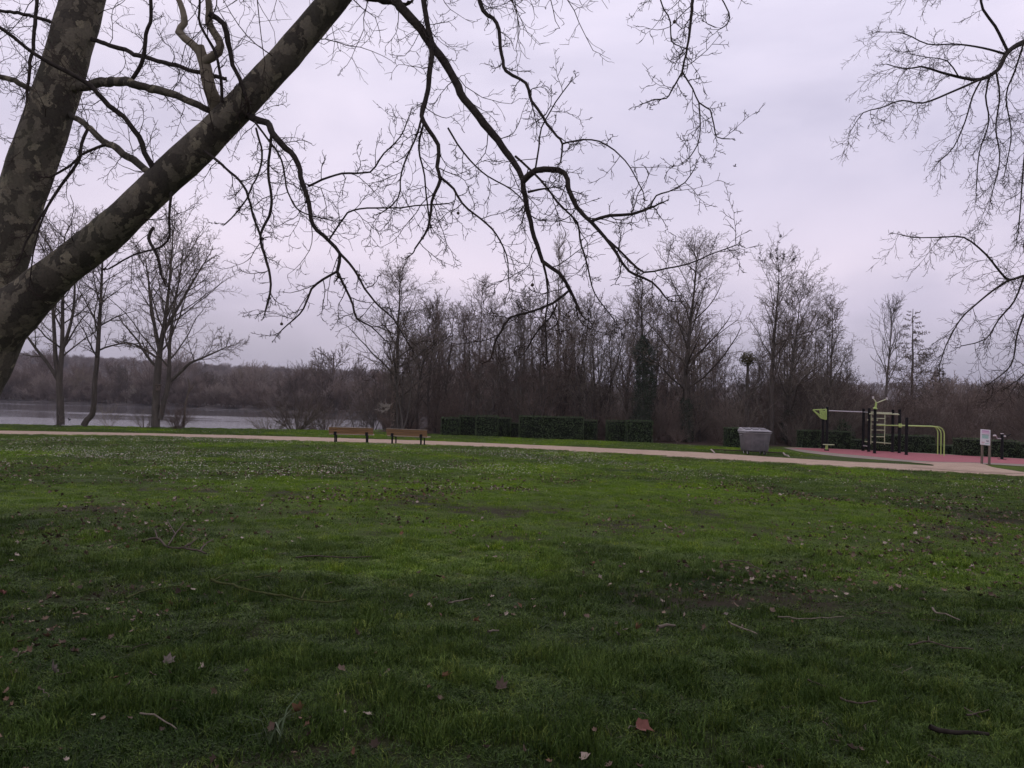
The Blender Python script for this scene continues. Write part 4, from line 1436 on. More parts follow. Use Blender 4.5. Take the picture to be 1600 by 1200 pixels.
def straight(H, r, lean=(0, 0), seed=0, n=14, bend=.25):
    rs = random.Random(seed)
    P = []; ax = rs.uniform(-bend, bend); ay = rs.uniform(-bend, bend)
    for i in range(n + 1):
        s = i / n
        P.append((lean[0] * s * H + ax * math.sin(s * 4.5) + rs.gauss(0, .02), lean[1] * s * H + ay * math.sin(s * 3.7 + 1), s * H - (.3 if i == 0 else 0)))
    P = np.array(P)
    rr_ = r * (1 - .88 * np.linspace(0, 1, n + 1)); rr_[0] *= 1.35
    return P, rr_


# --- kinds that are copied through the wood
KINDS = []
for k in range(3):      # slender, upright
    KINDS.append(tree_meshes(200 + k, [straight(11.5, .15, seed=k, bend=.4)], levels(r3=.0095, up1=.04, up2=.03, dens=.92, twig_ang=.8), nlimb=19, limb_len=5.2, start=.16, ang=(.55, 1.05), upb=.2, taper_len=.45))
for k in range(2):      # several stems from one foot
    st = [straight(9.5 - j * .8, .10, (random.Random(k * 9 + j).uniform(-.22, .22), random.Random(k * 7 + j + 3).uniform(-.2, .2)), seed=40 + k * 5 + j, bend=.35) for j in range(4)]
    KINDS.append(tree_meshes(210 + k, st, levels(r3=.0095, up1=.05, up2=.03, dens=.85, twig_ang=.8), nlimb=10, limb_len=3.6, start=.15, ang=(.5, 1.05), upb=.2, taper_len=.45))
for k in range(2):      # bushy, low
    st = [straight(6.2 - j * .4, .07, (random.Random(k * 5 + j).uniform(-.35, .35), random.Random(k * 3 + j).uniform(-.3, .3)), seed=60 + k * 7 + j, bend=.3) for j in range(5)]
    KINDS.append(tree_meshes(220 + k, st, levels(r3=.010, up1=.05, up2=.04, dens=.85, twig_ang=.7), nlimb=8, limb_len=2.8, start=.08, ang=(.5, 1.1), upb=.2))
klabels = ['slender upright bare tree in the brown wood '] * 3 + ['many stemmed bare tree in the brown wood '] * 2 + ['low bushy bare tree in the brown wood '] * 2


def zmax(me):
    c_ = np.zeros(len(me.vertices) * 3); me.vertices.foreach_get('co', c_)
    return float(c_.reshape(-1, 3)[:, 2].max())


kH = [zmax(ms[1]) for ms in KINDS]


def fresh(ms):
    return (ms[0].copy(), ms[1].copy())


rn = random.Random(21)
KM = {}


def kind_meshes(k, twig, bark):
    return KINDS[k]


def wood_tree(px, top, depth, k, twig='far_twig', label=None, name='wood_tree', sx=1.0, bark=None, group='bare trees of the wood'):
    sc = tall(px, top, depth) / kH[k]
    where = ('behind the benches' if px < 690 else 'behind the leftmost hedges' if px < 810 else 'behind the long hedge' if px < 940 else
             'around the ivy clad tree' if px < 1045 else 'left of the waste bin' if px < 1160 else 'behind the waste bin')
    bark = bark or ('tree_bark_pale' if rn.random() < .35 else 'tree_bark')
    return place_tree(name, label or klabels[k] + where, kind_meshes(k, twig, bark), foot(px, depth), sc, rn.random() * 6.28, bark or 'tree_bark', twig, group, sx)


tops = [(560, 590), (585, 520), (620, 470), (660, 430), (700, 415), (740, 425), (790, 430), (830, 440), (880, 455), (930, 440), (980, 452), (1030, 430), (1075, 440), (1110, 470), (1140, 560), (1190, 520), (1230, 450), (1290, 470), (1330, 560), (1360, 590)]
tpx = [a for a, b_ in tops]; tpy = [b_ for a, b_ in tops]
for i in range(62):
    px = 568 + (1325 - 568) * (i + rn.random()) / 62
    dep = rn.uniform(56.5, 82)
    top = np.interp(px, tpx, tpy) + rn.uniform(-6, 60)
    k = rn.choice((0, 1, 2, 3, 4, 3, 4))
    wood_tree(px, float(top), dep, k, rn.choice(('far_twig', 'far_twig', 'far_twig_red')), sx=rn.uniform(.8, 1.1))
for i in range(34):
    px = 540 + (1330 - 540) * (i + rn.random()) / 34
    dep = rn.uniform(55, 70)
    wood_tree(px, float(rn.uniform(545, 615)), dep, rn.choice((5, 6)), rn.choice(('far_twig', 'far_twig_red', 'far_twig_red')), sx=rn.uniform(.9, 1.3))


# --- single trees that stand out
def special(name, label, px, top, depth, seed, r, S, lean=(0, 0), bark='tree_bark', twig='far_twig', extra=(), **kw):
    H = tall(px, top, depth) * 1.05
    P = straight(H, r, lean, seed)
    ms = tree_meshes(seed, [P] + list(extra), S, **kw)
    k_ = H / zmax(ms[1])
    return place_tree(name, label, ms, foot(px, depth), k_, 0, bark, twig, sx=min(1.15, 1 / k_)), P, zmax(ms[1])


t615, P615, H615 = special('wood_edge_tree', 'broad bare tree with reddish ivy stalks on its trunk behind the right bench', 616, 402, 57, 301, .26, levels(r3=.010, dens=1.1, up1=.04), lean=(.006, 0), nlimb=24, limb_len=6.2, start=.2, ang=(.7, 1.2), upb=.15, taper_len=.5)
t1005, P1005, H1005 = special('ivy_clad_tree', 'tree with trunk thickly wrapped in dark ivy', 1001, 440, 54, 302, .22, levels(r3=.010, dens=.9, up1=.06), nlimb=15, limb_len=4.6, start=.4, ang=(.5, .9), upb=.25)
t1075, P1075, H1075 = special('wood_edge_tree', 'tallest full crowned bare tree in the wood, right of the ivy clad one', 1075, 368, 54, 303, .27, levels(r3=.0095, dens=1.0, up1=.04, up2=.03), nlimb=27, limb_len=6.6, start=.2, ang=(.6, 1.1), upb=.2, lean=(.004, 0), taper_len=.42)
t1210, P1210, H1210 = special('tall_ash_tree', 'tall open bare tree with dark seed bunches at its top, behind the waste bin', 1206, 372, 54, 304, .22, levels(r3=.010, dens=.8, up1=.06, up2=.05), nlimb=20, limb_len=6.0, start=.33, ang=(.5, .95), upb=.25, lean=(.01, 0), taper_len=.4)
t1240, _, _ = special('spreading_tree', 'wide dense bare tree with many rising limbs, left of the gym', 1232, 425, 55.5, 305, .2, levels(r3=.010, dens=1.1, up1=.05, up2=.04), nlimb=24, limb_len=7.0, start=.15, ang=(.55, 1.05), upb=.25, lean=(.04, 0), taper_len=.45)
t1290, _, _ = special('wood_edge_tree', 'narrow bare tree rising at the right end of the wood', 1297, 470, 58, 306, .15, levels(r3=.010, dens=.9, up1=.08), nlimb=16, limb_len=4.2, start=.3, ang=(.45, .85), upb=.3)
t860, _, _ = special('poplar_tree', 'hazy columnar poplar rising behind the middle of the wood', 868, 372, 88, 307, .2, levels(r3=.011, dens=.9, up1=.16, up2=.12, twig_ang=.45), twig='far_twig_tan', bark='tree_bark_pale', nlimb=30, limb_len=5.6, start=.2, ang=(.3, .6), upb=.6)
t1385, _, _ = special('slim_tree', 'slim pale bare tree standing alone beside the larch', 1387, 458, 78, 308, .2, levels(r3=.010, dens=.75, up1=.11, up2=.08, twig_ang=.5), nlimb=20, limb_len=7.4, start=.36, ang=(.25, .5), upb=.8, taper_len=.5, bark='tree_bark_pale')

# tiered larch
def larch(px, top, depth, seed, label):
    rn_ = random.Random(seed)
    H = tall(px, top, depth)
    P = straight(H, .18, seed=seed, bend=.08)
    out = [[], [], [], []]
    S = [dict(n=7, wig=.07, up=.035, kids=15, ang=1.0, ratio=.26, fall=.5, rr=.5, tip=.3, rmin=.022, **{'from': .15}),
         dict(n=3, wig=.2, up=.0, kids=4, ang=.9, ratio=.55, fall=.3, rr=.8, tip=.6, rmin=.018, **{'from': .1}),
         dict(n=2, wig=.2, up=.0, kids=0, ang=.9, ratio=.5, tip=.8, **{'from': 1})]
    n = 62
    for k in range(n):
        f = .18 + .81 * k / n
        i = int(f * (len(P[0]) - 1))
        q = tuple(P[0][i] * (1 - (f * 14 - i)) + P[0][min(i + 1, 14)] * (f * 14 - i))
        a = k * 2.4 + rn_.uniform(-.4, .4)
        d = unit((math.cos(a), math.sin(a), rn_.uniform(-.12, .12)))
        grow(rn_, q, d, (1.05 - f) * H * .36 * rn_.uniform(.6, 1.15) + .25, .035 * (1.1 - f), 0, S, out)
    tm = tube_mesh('trunk', [([P], 9), (out[0], 4)]); cm = tube_mesh('crown', [(out[1], 3), (out[2], 3)])
    return place_tree('larch_tree', label, (tm, cm), foot(px, depth), 1, 0, 'tree_bark', 'far_twig')


larch(1424, 482, 72, 401, 'leafless larch with level tiered branches beside the slim pale tree')
larch(1468, 572, 80, 402, 'smaller leafless larch right of the tall tiered one')

# mistletoe topped pollard
mb_f = foot(1166, 55)
Hm = tall(1166, 562, 55)
root = thing('pollard_tree', 'thin tree topped by one round ball of evergreen mistletoe', 'tree', mb_f)
mt_ = straight(Hm, .13, (.002, 0), 9, bend=.06)
link('trunk', tube_mesh('trunk', [([(mt_[0], np.linspace(.17, .085, len(mt_[1])))], 8), ([catmull([(0, 0, Hm * .45), (.5, .1, Hm * .62), (1.2, .2, Hm * .75), (1.7, .3, Hm * .95)], [.06, .05, .03, .015], .2), catmull([(0, 0, Hm * .4), (-.5, -.1, Hm * .55), (-1.0, 0, Hm * .68)], [.05, .03, .015], .2)], 6)]), 'tree_bark', root)
nb = 1250
dv = RNG.normal(size=(nb, 3)); dv /= np.linalg.norm(dv, axis=1, keepdims=True)
rr = (.64 + (fbm(dv[:, 0] * 3 + 2, dv[:, 2] * 3 + dv[:, 1] * 2, 13) - .5) * .7)[:, None] * RNG.uniform(.15, 1.0, (nb, 1)) ** .5
V, Fq = leaf_cloud(dv * rr * np.array([1, 1, .85]) + np.array([0, 0, Hm + .05]), dv, .06, RNG)
link('crown', mesh_np('crown', V, Fq), 'mistletoe', root)['kind'] = 'stuff'
ptw = [[], [], [], []]
prn = random.Random(17)
for k in range(16):
    a = prn.random() * 6.28
    grow(prn, (0, 0, Hm * prn.uniform(.5, 1.0)), unit((math.cos(a), math.sin(a), prn.uniform(.2, .9))), prn.uniform(.9, 2.0), .022, 0, levels(r3=.0095, dens=.6)[1:], ptw)
link('branches', tube_mesh('branches', [(ptw[0], 4), (ptw[1], 3), (ptw[2], 3)]), 'far_twig', root)['kind'] = 'stuff'


# ivy on trunks
def ivy(parent, line, f0, f1, rad, n, seed, mat='ivy_leaf', size=.055):
    rs = np.random.default_rng(seed)
    P, _ = line
    f = f0 + (f1 - f0) * rs.random(n)
    x = f * (len(P) - 1); i = np.minimum(x.astype(int), len(P) - 2); fr_ = (x - i)[:, None]
    C = P[i] * (1 - fr_) + P[i + 1] * fr_
    a = rs.random(n) * 6.283
    rr_ = rad * (.45 + .55 * fbm(a * 1.2 + 3, f * 22, seed, 3) * 1.6) * rs.uniform(.55, 1.0, n)
    env = np.minimum(1, np.minimum((f - f0) / (f1 - f0) * 9 + .25, (f1 - f) / (f1 - f0) * 5 + .1))
    N = np.stack([np.cos(a), np.sin(a), np.full(n, .2)], -1)
    V, q = leaf_cloud(C + N * (rr_ * env)[:, None], N, size, rs)
    o = link('ivy', mesh_np('ivy', V, q), mat, parent); o['kind'] = 'stuff'


ivy(t1005, P1005, .06, .74, .95, 15000, 5)
ivy(t1075, P1075, .0, .26, .55, 4000, 6)
ivy(t1240, straight(tall(1232, 425, 55.5), .2, (.04, 0), 305), .02, .26, .7, 4500, 7)
ivy(t615, P615, .03, .30, .42, 2600, 8, 'bramble', .05)
# dark seed bunches in the top of the tall ash
cr = t1210.children[1].data
co = np.zeros(len(cr.vertices) * 3); cr.vertices.foreach_get('co', co); co = co.reshape(-1, 3)
cand = np.nonzero(co[:, 2] > H1210 * .86)[0]
cl_pts = co[RNG.choice(cand, 34)]
Pn = np.concatenate([c_ + RNG.normal(0, .055, (16, 3)) * np.array([1, 1, 1.5]) - np.array([0, 0, .08]) for c_ in cl_pts])
V, q = leaf_cloud(Pn, RNG.normal(size=Pn.shape), .055, RNG)
link('seed_bunches', mesh_np('seed_bunches', V, q), 'bird_black', t1210)['kind'] = 'stuff'

# pale tangle hanging on the trunk behind the right bench
pt_ = at(600, 640, 56.2)
root = thing('pale_dry_tangle', 'tangle of whitish dry stems sticking out left of the trunk behind the benches', 'dry stems', pt_)
rn = random.Random(77)
out = [[], [], []]
Sx = [dict(n=6, wig=.2, up=.04, kids=7, ang=1.0, ratio=.3, fall=.2, rr=.7, tip=.5, rmin=.008, **{'from': .2}),
      dict(n=3, wig=.3, up=.05, kids=2, ang=.9, ratio=.6, rr=.8, tip=.8, rmin=.008, **{'from': .3}),
      dict(n=2, wig=.3, up=0, kids=0, ang=.8, ratio=.5, tip=.8, **{'from': 1})]
for k in range(12):
    grow(rn, (.45 + rn.gauss(0, .05), rn.gauss(0, .1), .25 + rn.gauss(0, .1)), unit((-1, rn.gauss(0, .3), -.35 + rn.gauss(0, .22))), rn.uniform(.5, 1.0), .014, 0, Sx, out)
link('stems', tube_mesh('stems', [(out[0], 3), (out[1], 3), (out[2], 3)]), 'pale_twig', root)['kind'] = 'stuff'


# ---------------------------------------------------------------- shrubs at the water
def shrub_mesh(seed, n, H, spread, S=None, r0=.018):
    rn_ = random.Random(seed)
    out = [[], [], []]
    S = S or [dict(n=7, wig=.13, up=.03, kids=7, ang=.6, ratio=.42, fall=.4, rr=.6, tip=.35, rmin=.007, **{'from': .15}),
              dict(n=4, wig=.18, up=.04, kids=3, ang=.6, ratio=.5, fall=.3, rr=.7, tip=.5, rmin=.0065, **{'from': .15}),
              dict(n=2, wig=.18, up=.03, kids=0, ang=.8, ratio=.5, tip=.7, **{'from': 1})]
    for k in range(n):
        a = rn_.random() * 6.283; l = spread * rn_.random() ** .6
        d = unit((math.cos(a) * l, math.sin(a) * l, 1))
        grow(rn_, (math.cos(a) * .25 * rn_.random() * spread, math.sin(a) * .25 * rn_.random() * spread, -.1), d, H * rn_.uniform(.6, 1.1), r0, 0, S, out)
    return tube_mesh('stems', [(out[0], 4), (out[1], 3), (out[2], 3)])


def shrub(name, label, px, depth, me, mat, scale=1.0, group=None):
    t_ = thing(name, label, 'shrub', foot(px, depth), rn.random() * 6, group)
    link('stems', me, mat, t_)
    t_.scale = (scale,) * 3
    return t_


shrub('bank_shrub', 'reddish twiggy shrub right of the double trunked lakeside tree', 276, 52.4, shrub_mesh(1, 34, 1.75, .9), 'far_twig_red')
shrub('bank_shrub', 'small sparse shrub left of the double trunked lakeside tree', 226, 52.2, shrub_mesh(2, 16, 1.4, .9), 'far_twig')
shrub('bank_shrub', 'thin sparse shrub between the crooked tree and the double trunked tree', 170, 52.3, shrub_mesh(3, 8, 1.7, 1.0), 'far_twig_tan')
shrub('bank_shrub', 'little shoot shrub against the leftmost lakeside tree', 92, 51.0, shrub_mesh(4, 6, 1.7, .5), 'far_twig')
shrub('waterside_shrub', 'wide dark tangled shrub leaning over the water left of the benches', 462, 57.5, shrub_mesh(5, 40, 3.3, 1.5, r0=.035), 'far_twig')
shrub('waterside_shrub', 'dense brown shrub at the water nearest the left bench', 506, 60, shrub_mesh(6, 34, 3.6, 1.1, r0=.03), 'far_twig_red')
shrub('waterside_shrub', 'low twiggy shrub at the water, left end of the bench side shrubs', 425, 57.0, shrub_mesh(7, 20, 2.4, 1.5, r0=.025), 'far_twig')
rt = thing('pale_sapling', 'pale crooked sapling at the shrub beside the lakeside trees', 'sapling', foot(287, 52.8))
og = foot(287, 52.8)
link('trunk', tube_mesh('trunk', [([px_stem([(287, 668), (289, 640), (291, 625), (296, 605), (293, 590)], [3.2, 3, 2.6, 1.6, 1], 52.8, og), px_stem([(295, 612), (300, 606), (304, 600)], [2, 1.4, .8], 52.8, og)], 6)]), 'pale_stick', rt)

# undergrowth of the wood: a thicket nobody could count
srcs = [source('thicket_a', shrub_mesh(31, 26, 2.6, .9), 'bramble'), source('thicket_b', shrub_mesh(32, 22, 3.4, .7), 'far_twig'),
        source('thicket_c', shrub_mesh(33, 30, 1.7, 1.3), 'bramble'), source('thicket_d', shrub_mesh(34, 20, 3.8, .6), 'far_twig_red')]
n = 470
pxs = RNG.uniform(548, 1700, n)
edge_px = np.interp(pxs, [540, 600, 690, 860, 1020, 1100, 1240, 1330, 1470, 1600, 1700], [66, 60, 57.5, 55.5, 54, 52.5, 52.5, 53, 52, 50, 50])
dp = edge_px + RNG.uniform(0, 1, n) ** 1.5 * 34
x_ = np.array([(p - 800) / F * d for p, d in zip(pxs, dp)])
keep = near_shore(x_) > dp
pxs, dp, x_ = pxs[keep], dp[keep], x_[keep]; n = len(x_)
sc_ = RNG.lognormal(-.38, .30, n) * np.interp(pxs, [540, 1250, 1350, 1700], [1.0, .95, .85, 1.0])
o = scatter('undergrowth', srcs, np.stack([x_, dp, height(x_, dp)], -1), np.stack([np.zeros(n), np.zeros(n), RNG.uniform(0, 6.28, n)], -1), np.repeat(sc_[:, None], 3, 1), RNG.integers(0, 4, n))
tag(o, 'tangled brown bramble and brush filling the foot of the wood', 'undergrowth')


# far woods beyond the lake and behind the gym
def brush_tree(seed, H, w, nt_, r=.035):
    rn_ = random.Random(seed)
    out = [[], [], []]
    S = [dict(n=5, wig=.1, up=.06, kids=10, ang=.6, ratio=.5, fall=.35, rr=.6, tip=.4, rmin=r, **{'from': .1}),
         dict(n=3, wig=.14, up=.08, kids=5, ang=.6, ratio=.5, fall=.3, rr=.8, tip=.6, rmin=r * .8, **{'from': .1}),
         dict(n=2, wig=.14, up=.05, kids=0, ang=.6, ratio=.5, tip=.7, **{'from': 1})]
    polys = [([(0, 0, -.5), (0, 0, H * .35), (0, 0, H * .75)], [.16, .12, .05])]
    for k in range(nt_):
        f = rn_.random()
        a = rn_.random() * 6.283
        grow(rn_, (0, 0, H * (.04 + .6 * f)), unit((math.cos(a) * w, math.sin(a) * w, .55 + .5 * f)), H * (.62 - .3 * f) * rn_.uniform(.8, 1.15), .06, 0, S, out)
    return tube_mesh('brush', [(polys, 6), (out[0], 3), (out[1], 3), (out[2], 3)])


fs = [source('far_tree_a', brush_tree(51, 8.5, .7, 15), 'bank_twig'), source('far_tree_b', brush_tree(52, 10, .55, 16), 'bank_twig_red'),
      source('far_tree_c', brush_tree(53, 7, .95, 16), 'bank_twig'), source('far_tree_d', brush_tree(54, 9, .6, 14), 'far_twig_tan'),
      source('far_tree_e', brush_tree(55, 5, 1.1, 14), 'bank_twig_red')]
P_ = []; sc_ = []; ix = []
n = 760
x_ = RNG.uniform(-230, 10, n); back = RNG.uniform(0, 1, n) ** 1.6 * 60
y_ = far_shore(x_) + 1.5 + back
P_.append(np.stack([x_, y_, height(x_, y_)], -1)); sc_.append(RNG.lognormal(-.36, .36, n)); ix.append(np.where(back < 5, RNG.choice([2, 4, 0, 4], n), RNG.choice([0, 1, 2, 0, 1, 3], n)))
n = 620          # low scrub right at the far waterline
x_ = RNG.uniform(-230, 6, n); y_ = far_shore(x_) + RNG.uniform(.2, 3.0, n)
P_.append(np.stack([x_, y_, np.maximum(height(x_, y_), LAKE - .1)], -1)); sc_.append(RNG.lognormal(-.75, .3, n)); ix.append(RNG.choice([4, 2, 4], n))
n = 300          # behind the wood and the gym
pxs = RNG.uniform(560, 1750, n); y_ = RNG.uniform(84, 150, n); x_ = (pxs - 800) / F * y_
k = near_shore(x_) > y_
P_.append(np.stack([x_, y_, height(x_, y_)], -1)[k]); sc_.append((RNG.lognormal(-.75, .30, n) * np.interp(pxs, [560, 900, 1050, 1150, 1300, 1400, 1750], [1.2, 1.1, .9, .75, .9, .85, 1.0]))[k]); ix.append(RNG.choice([0, 1, 2, 0, 1], n)[k])
n = 170          # nearer brush behind the gym hedges
pxs = RNG.uniform(1240, 1760, n); y_ = RNG.uniform(55, 84, n); x_ = (pxs - 800) / F * y_
P_.append(np.stack([x_, y_, height(x_, y_)], -1)); sc_.append(RNG.lognormal(-.95, .25, n)); ix.append(RNG.choice([0, 1, 2, 4, 1], n))
n = 4200         # wooded hill
x_ = np.where(RNG.random(n) < .8, RNG.uniform(-780, -140, n), RNG.uniform(260, 780, n)); y_ = 310 + 720 * RNG.random(n) ** .7
P_.append(np.stack([x_, y_, height(x_, y_)], -1)); sc_.append(RNG.uniform(.7, 1.15, n)); ix.append(RNG.choice([0, 1, 2, 0], n))
P_ = np.concatenate(P_); sc_ = np.concatenate(sc_); ix = np.concatenate(ix); n = len(P_)
o = scatter('far_woodland', fs, P_, np.stack([np.zeros(n), np.zeros(n), RNG.uniform(0, 6.28, n)], -1), np.repeat(sc_[:, None], 3, 1), ix)
tag(o, 'brown leafless woodland beyond the lake and on the far hill', 'woodland')
# pale willow on the far bank
for px, dep, sc, lab in ((214, 232, .62, 'pale yellowish bare willow on the far bank beside the lakeside trees'), (356, 214, .62, 'tan bare willow on the far bank right of the lakeside trees')):
    t_ = thing('willow_tree', lab, 'tree', foot(px, dep))
    link('crown', brush_tree(60 + px, 8.5, .8, 18), 'pale_twig' if px == 214 else 'far_twig_tan', t_)
    MB().tube([(0, 0, -.3), (0, 0, 3)], [.3, .15], 8).build('trunk', 'tree_bark', t_)
    t_.scale = (sc * 1.15, sc, sc)


# houses on the far hill
def house(px, dep, w, d, h_, rz, label):
    f = foot(px, dep)
    t_ = thing('hillside_house', label, 'house', f, rz, 'houses on the far hill')
    MB().box((0, 0, h_ / 2 - 1), (w, d, h_ + 2)).build('wall', 'render_wall', t_)
    MB().loft([[(-w / 2 - .4, -d / 2 - .4, h_), (w / 2 + .4, -d / 2 - .4, h_), (w / 2 + .4, d / 2 + .4, h_), (-w / 2 - .4, d / 2 + .4, h_)],
               [(-w / 2 - .4, -.1, h_ + 3), (w / 2 + .4, -.1, h_ + 3), (w / 2 + .4, .1, h_ + 3), (-w / 2 - .4, .1, h_ + 3)]]).build('roof', 'roof_slate', t_)
    for k in range(int(w // 4)):
        MB().box((-w / 2 + 2.2 + 4 * k, -d / 2 - .05, h_ * .55), (1.3, .12, 1.6)).build('window', 'dark_glass', t_)


house(58, 905, 11, 8, 4, .1, 'pale house highest on the far hill at the left')
house(66, 890, 8, 7, 4, -.15, 'pale house just below the highest one on the far hill')
house(131, 900, 12, 8, 4, .05, 'long pale house on the far hill between the first two lakeside trees')
house(233, 860, 14, 8, 4, .1, 'long pale house on the far hill beside the double trunked tree')
house(240, 820, 9, 7, 4, -.1, 'lower pale house on the far hill beside the double trunked tree')

# ---------------------------------------------------------------- birds
bq = at(1148, 260, 60)
root = thing('flying_bird', 'small dark bird flying alone in the open sky', 'bird', bq, .3)
MB().loft([[(x, r * math.cos(a), r * .8 * math.sin(a)) for a in np.linspace(0, 6.283, 9)[:-1]] for x, r in ((-.16, .004), (-.10, .02), (-.03, .036), (.05, .034), (.11, .022), (.15, .02), (.18, .004))]).build('body', 'bird_black', root, True)
for s in (-1, 1):
    w_ = MB(); w_.v = [(.06, s * .02, .01), (-.05, s * .02, .01), (.03, s * .13, .10), (-.06, s * .12, .09), (-.03, s * .22, .17), (.06, s * .02, .02), (-.05, s * .02, .018), (.03, s * .13, .108), (-.06, s * .12, .098), (-.03, s * .22, .172)]
    w_.f = [[0, 2, 3, 1], [2, 4, 3], [5, 6, 8, 7], [7, 8, 9], [0, 5, 7, 2], [2, 7, 9, 4], [1, 3, 8, 6], [3, 4, 9, 8]]
    w_.build('wing', 'bird_black', root)
dq = flat_pt(108.5, 656.5, LAKE)
root = thing('duck', 'tiny dark duck swimming between the two left lakeside trees', 'duck', dq, 2.6)
MB().loft([[(x, r * math.cos(a), .05 + zz + r * .8 * math.sin(a)) for a in np.linspace(0, 6.283, 9)[:-1]] for x, r, zz in ((-.26, .01, .06), (-.18, .06, .02), (-.05, .1, 0), (.08, .09, 0), (.16, .05, .04), (.19, .04, .12), (.2, .045, .17), (.25, .03, .18), (.31, .012, .165))]).build('body', 'bird_black', root, True)

# ================================================================ THE LAWN
NE = np.array([flat_pt(*q, FLAT)[:2] for q in NEAR]); FE = np.array([flat_pt(*q, FLAT)[:2] for q in FARE])


def ne(x): return np.interp(x, NE[:, 0], NE[:, 1])
def fe(x): return np.interp(x, FE[:, 0], FE[:, 1])


def tuft(seed, nb, rad, h0, h1, w, lean):
    rs = np.random.default_rng(seed)
    a = rs.random(nb) * 6.283; r_ = rad * np.sqrt(rs.random(nb))
    B = np.stack([np.cos(a) * r_, np.sin(a) * r_, np.full(nb, -.012)], -1)
    az = rs.random(nb) * 6.283
    D = np.stack([np.cos(az), np.sin(az), np.zeros(nb)], -1)
    Sd = np.stack([-np.sin(az), np.cos(az), np.zeros(nb)], -1)
    # turn some blades so that they are not all edge-on
    tw = rs.random(nb) * 6.283
    Sd = np.stack([np.cos(tw), np.sin(tw), np.zeros(nb)], -1)
    h_ = rs.uniform(h0, h1, nb)[:, None]; l = (rs.uniform(.1, 1, nb) * lean)[:, None]
    ww = (w * rs.uniform(.7, 1.3, nb))[:, None] / 2
    up_ = np.array([0, 0, 1.])
    M1 = B + up_ * h_ * .55 + D * h_ * l * .3
    T_ = B + up_ * h_ * (1 - .25 * l) + D * h_ * l
    V = np.stack([B - Sd * ww, B + Sd * ww, M1 + Sd * ww * .85, M1 - Sd * ww * .85, T_], 1).reshape(-1, 3)
    k = np.arange(nb)[:, None] * 5
    return mesh_np('tuft', V, [k + np.array([[0, 1, 2, 3]]), k + np.array([[3, 2, 4]])])


gs = [source('grass_a', tuft(1, 26, .055, .03, .075, .0056, 1.1), 'grass'), source('grass_b', tuft(2, 26, .06, .018, .055, .0052, 1.2), 'grass'),
      source('grass_c', tuft(3, 22, .05, .05, .12, .0056, 1.1), 'grass'), source('grass_d', tuft(4, 60, .12, .014, .042, .006, 1.1), 'grass'),
      source('grass_e', tuft(5, 60, .14, .02, .055, .0065, 1.0), 'grass'), source('grass_f', tuft(6, 90, .26, .02, .06, .011, 1.0), 'grass')]


def lawn_points(d0, d1, per_m2, side=.82, pad=1.2):
    area = side * (d1 ** 2 - d0 ** 2) + 2 * pad * (d1 - d0)
    n = int(area * per_m2)
    d = np.sqrt(RNG.uniform(d0 ** 2, d1 ** 2, n))
    x = RNG.uniform(-1, 1, n) * (side * d + pad)
    return x, d


GP = []; GS = []; GI = []; GT = []


def add_grass(x, y, idx, hs, ws=1.0):
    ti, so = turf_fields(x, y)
    lush = fbm(x * 3.6 + 20, y * 3.6, 81, 3)
    keep = (RNG.random(len(x)) > so * .8)
    x, y, ti, lush = x[keep], y[keep], ti[keep], lush[keep]
    idx = idx[keep] if hasattr(idx, '__len__') else np.full(len(x), idx)
    GP.append(np.stack([x, y, height(x, y)], -1))
    hgt_ = hs * (.45 + 1.25 * smooth(.38, .70, lush)) * RNG.uniform(.75, 1.25, len(x))
    GS.append(np.stack([np.full(len(x), ws), np.full(len(x), ws), hgt_], -1))
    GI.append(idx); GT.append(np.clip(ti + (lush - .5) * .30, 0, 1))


x, y = lawn_points(1.2, 5.5, 520)
add_grass(x, y, RNG.choice([0, 1, 1, 1, 0, 2], len(x)), 1.0)
x, y = lawn_points(5.5, 10.5, 230)
add_grass(x, y, RNG.choice([0, 1, 1, 1, 3, 3, 2], len(x)), .95, 1.15)
x, y = lawn_points(10.5, 21, 70)
add_grass(x, y, RNG.choice([3, 3, 4], len(x)), .85, 1.15)
x, y = lawn_points(21, 46, 19)
k = (y < ne(x) - .12)
add_grass(x[k], y[k], 5, .9, 1.1)
x, y = lawn_points(40, 58, 16)
shore_e = np.minimum(near_shore(x) - .3, np.interp(x, [-12, -10, -2, 0, 8, 12, 18], [57, 57, 54.5, 53.3, 51.5, 48.5, 46]))
k = (y > fe(x) + .12) & (y < shore_e) & (x < 16)
add_grass(x[k], y[k], 5, 1.0, 1.1)
# ragged fringe along the path edges
xf = RNG.uniform(-32, 24, 4200); add_grass(xf, ne(xf) + .25 - np.abs(RNG.normal(0, .3, 4200)), 3, 1.3, .9)
xf = RNG.uniform(-32, 15, 3200); add_grass(xf, fe(xf) - .3 + np.abs(RNG.normal(0, .3, 3200)), 3, 1.3, .9)
GP = np.concatenate(GP); GS = np.concatenate(GS); GI = np.concatenate(GI); GT = np.concatenate(GT); n = len(GP)
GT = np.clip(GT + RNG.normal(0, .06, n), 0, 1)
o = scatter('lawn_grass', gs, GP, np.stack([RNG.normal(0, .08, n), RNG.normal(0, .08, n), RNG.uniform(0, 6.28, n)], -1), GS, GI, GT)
tag(o, 'green lawn grass, mossy with light painted in the middle, long with shade painted in front', 'grass')

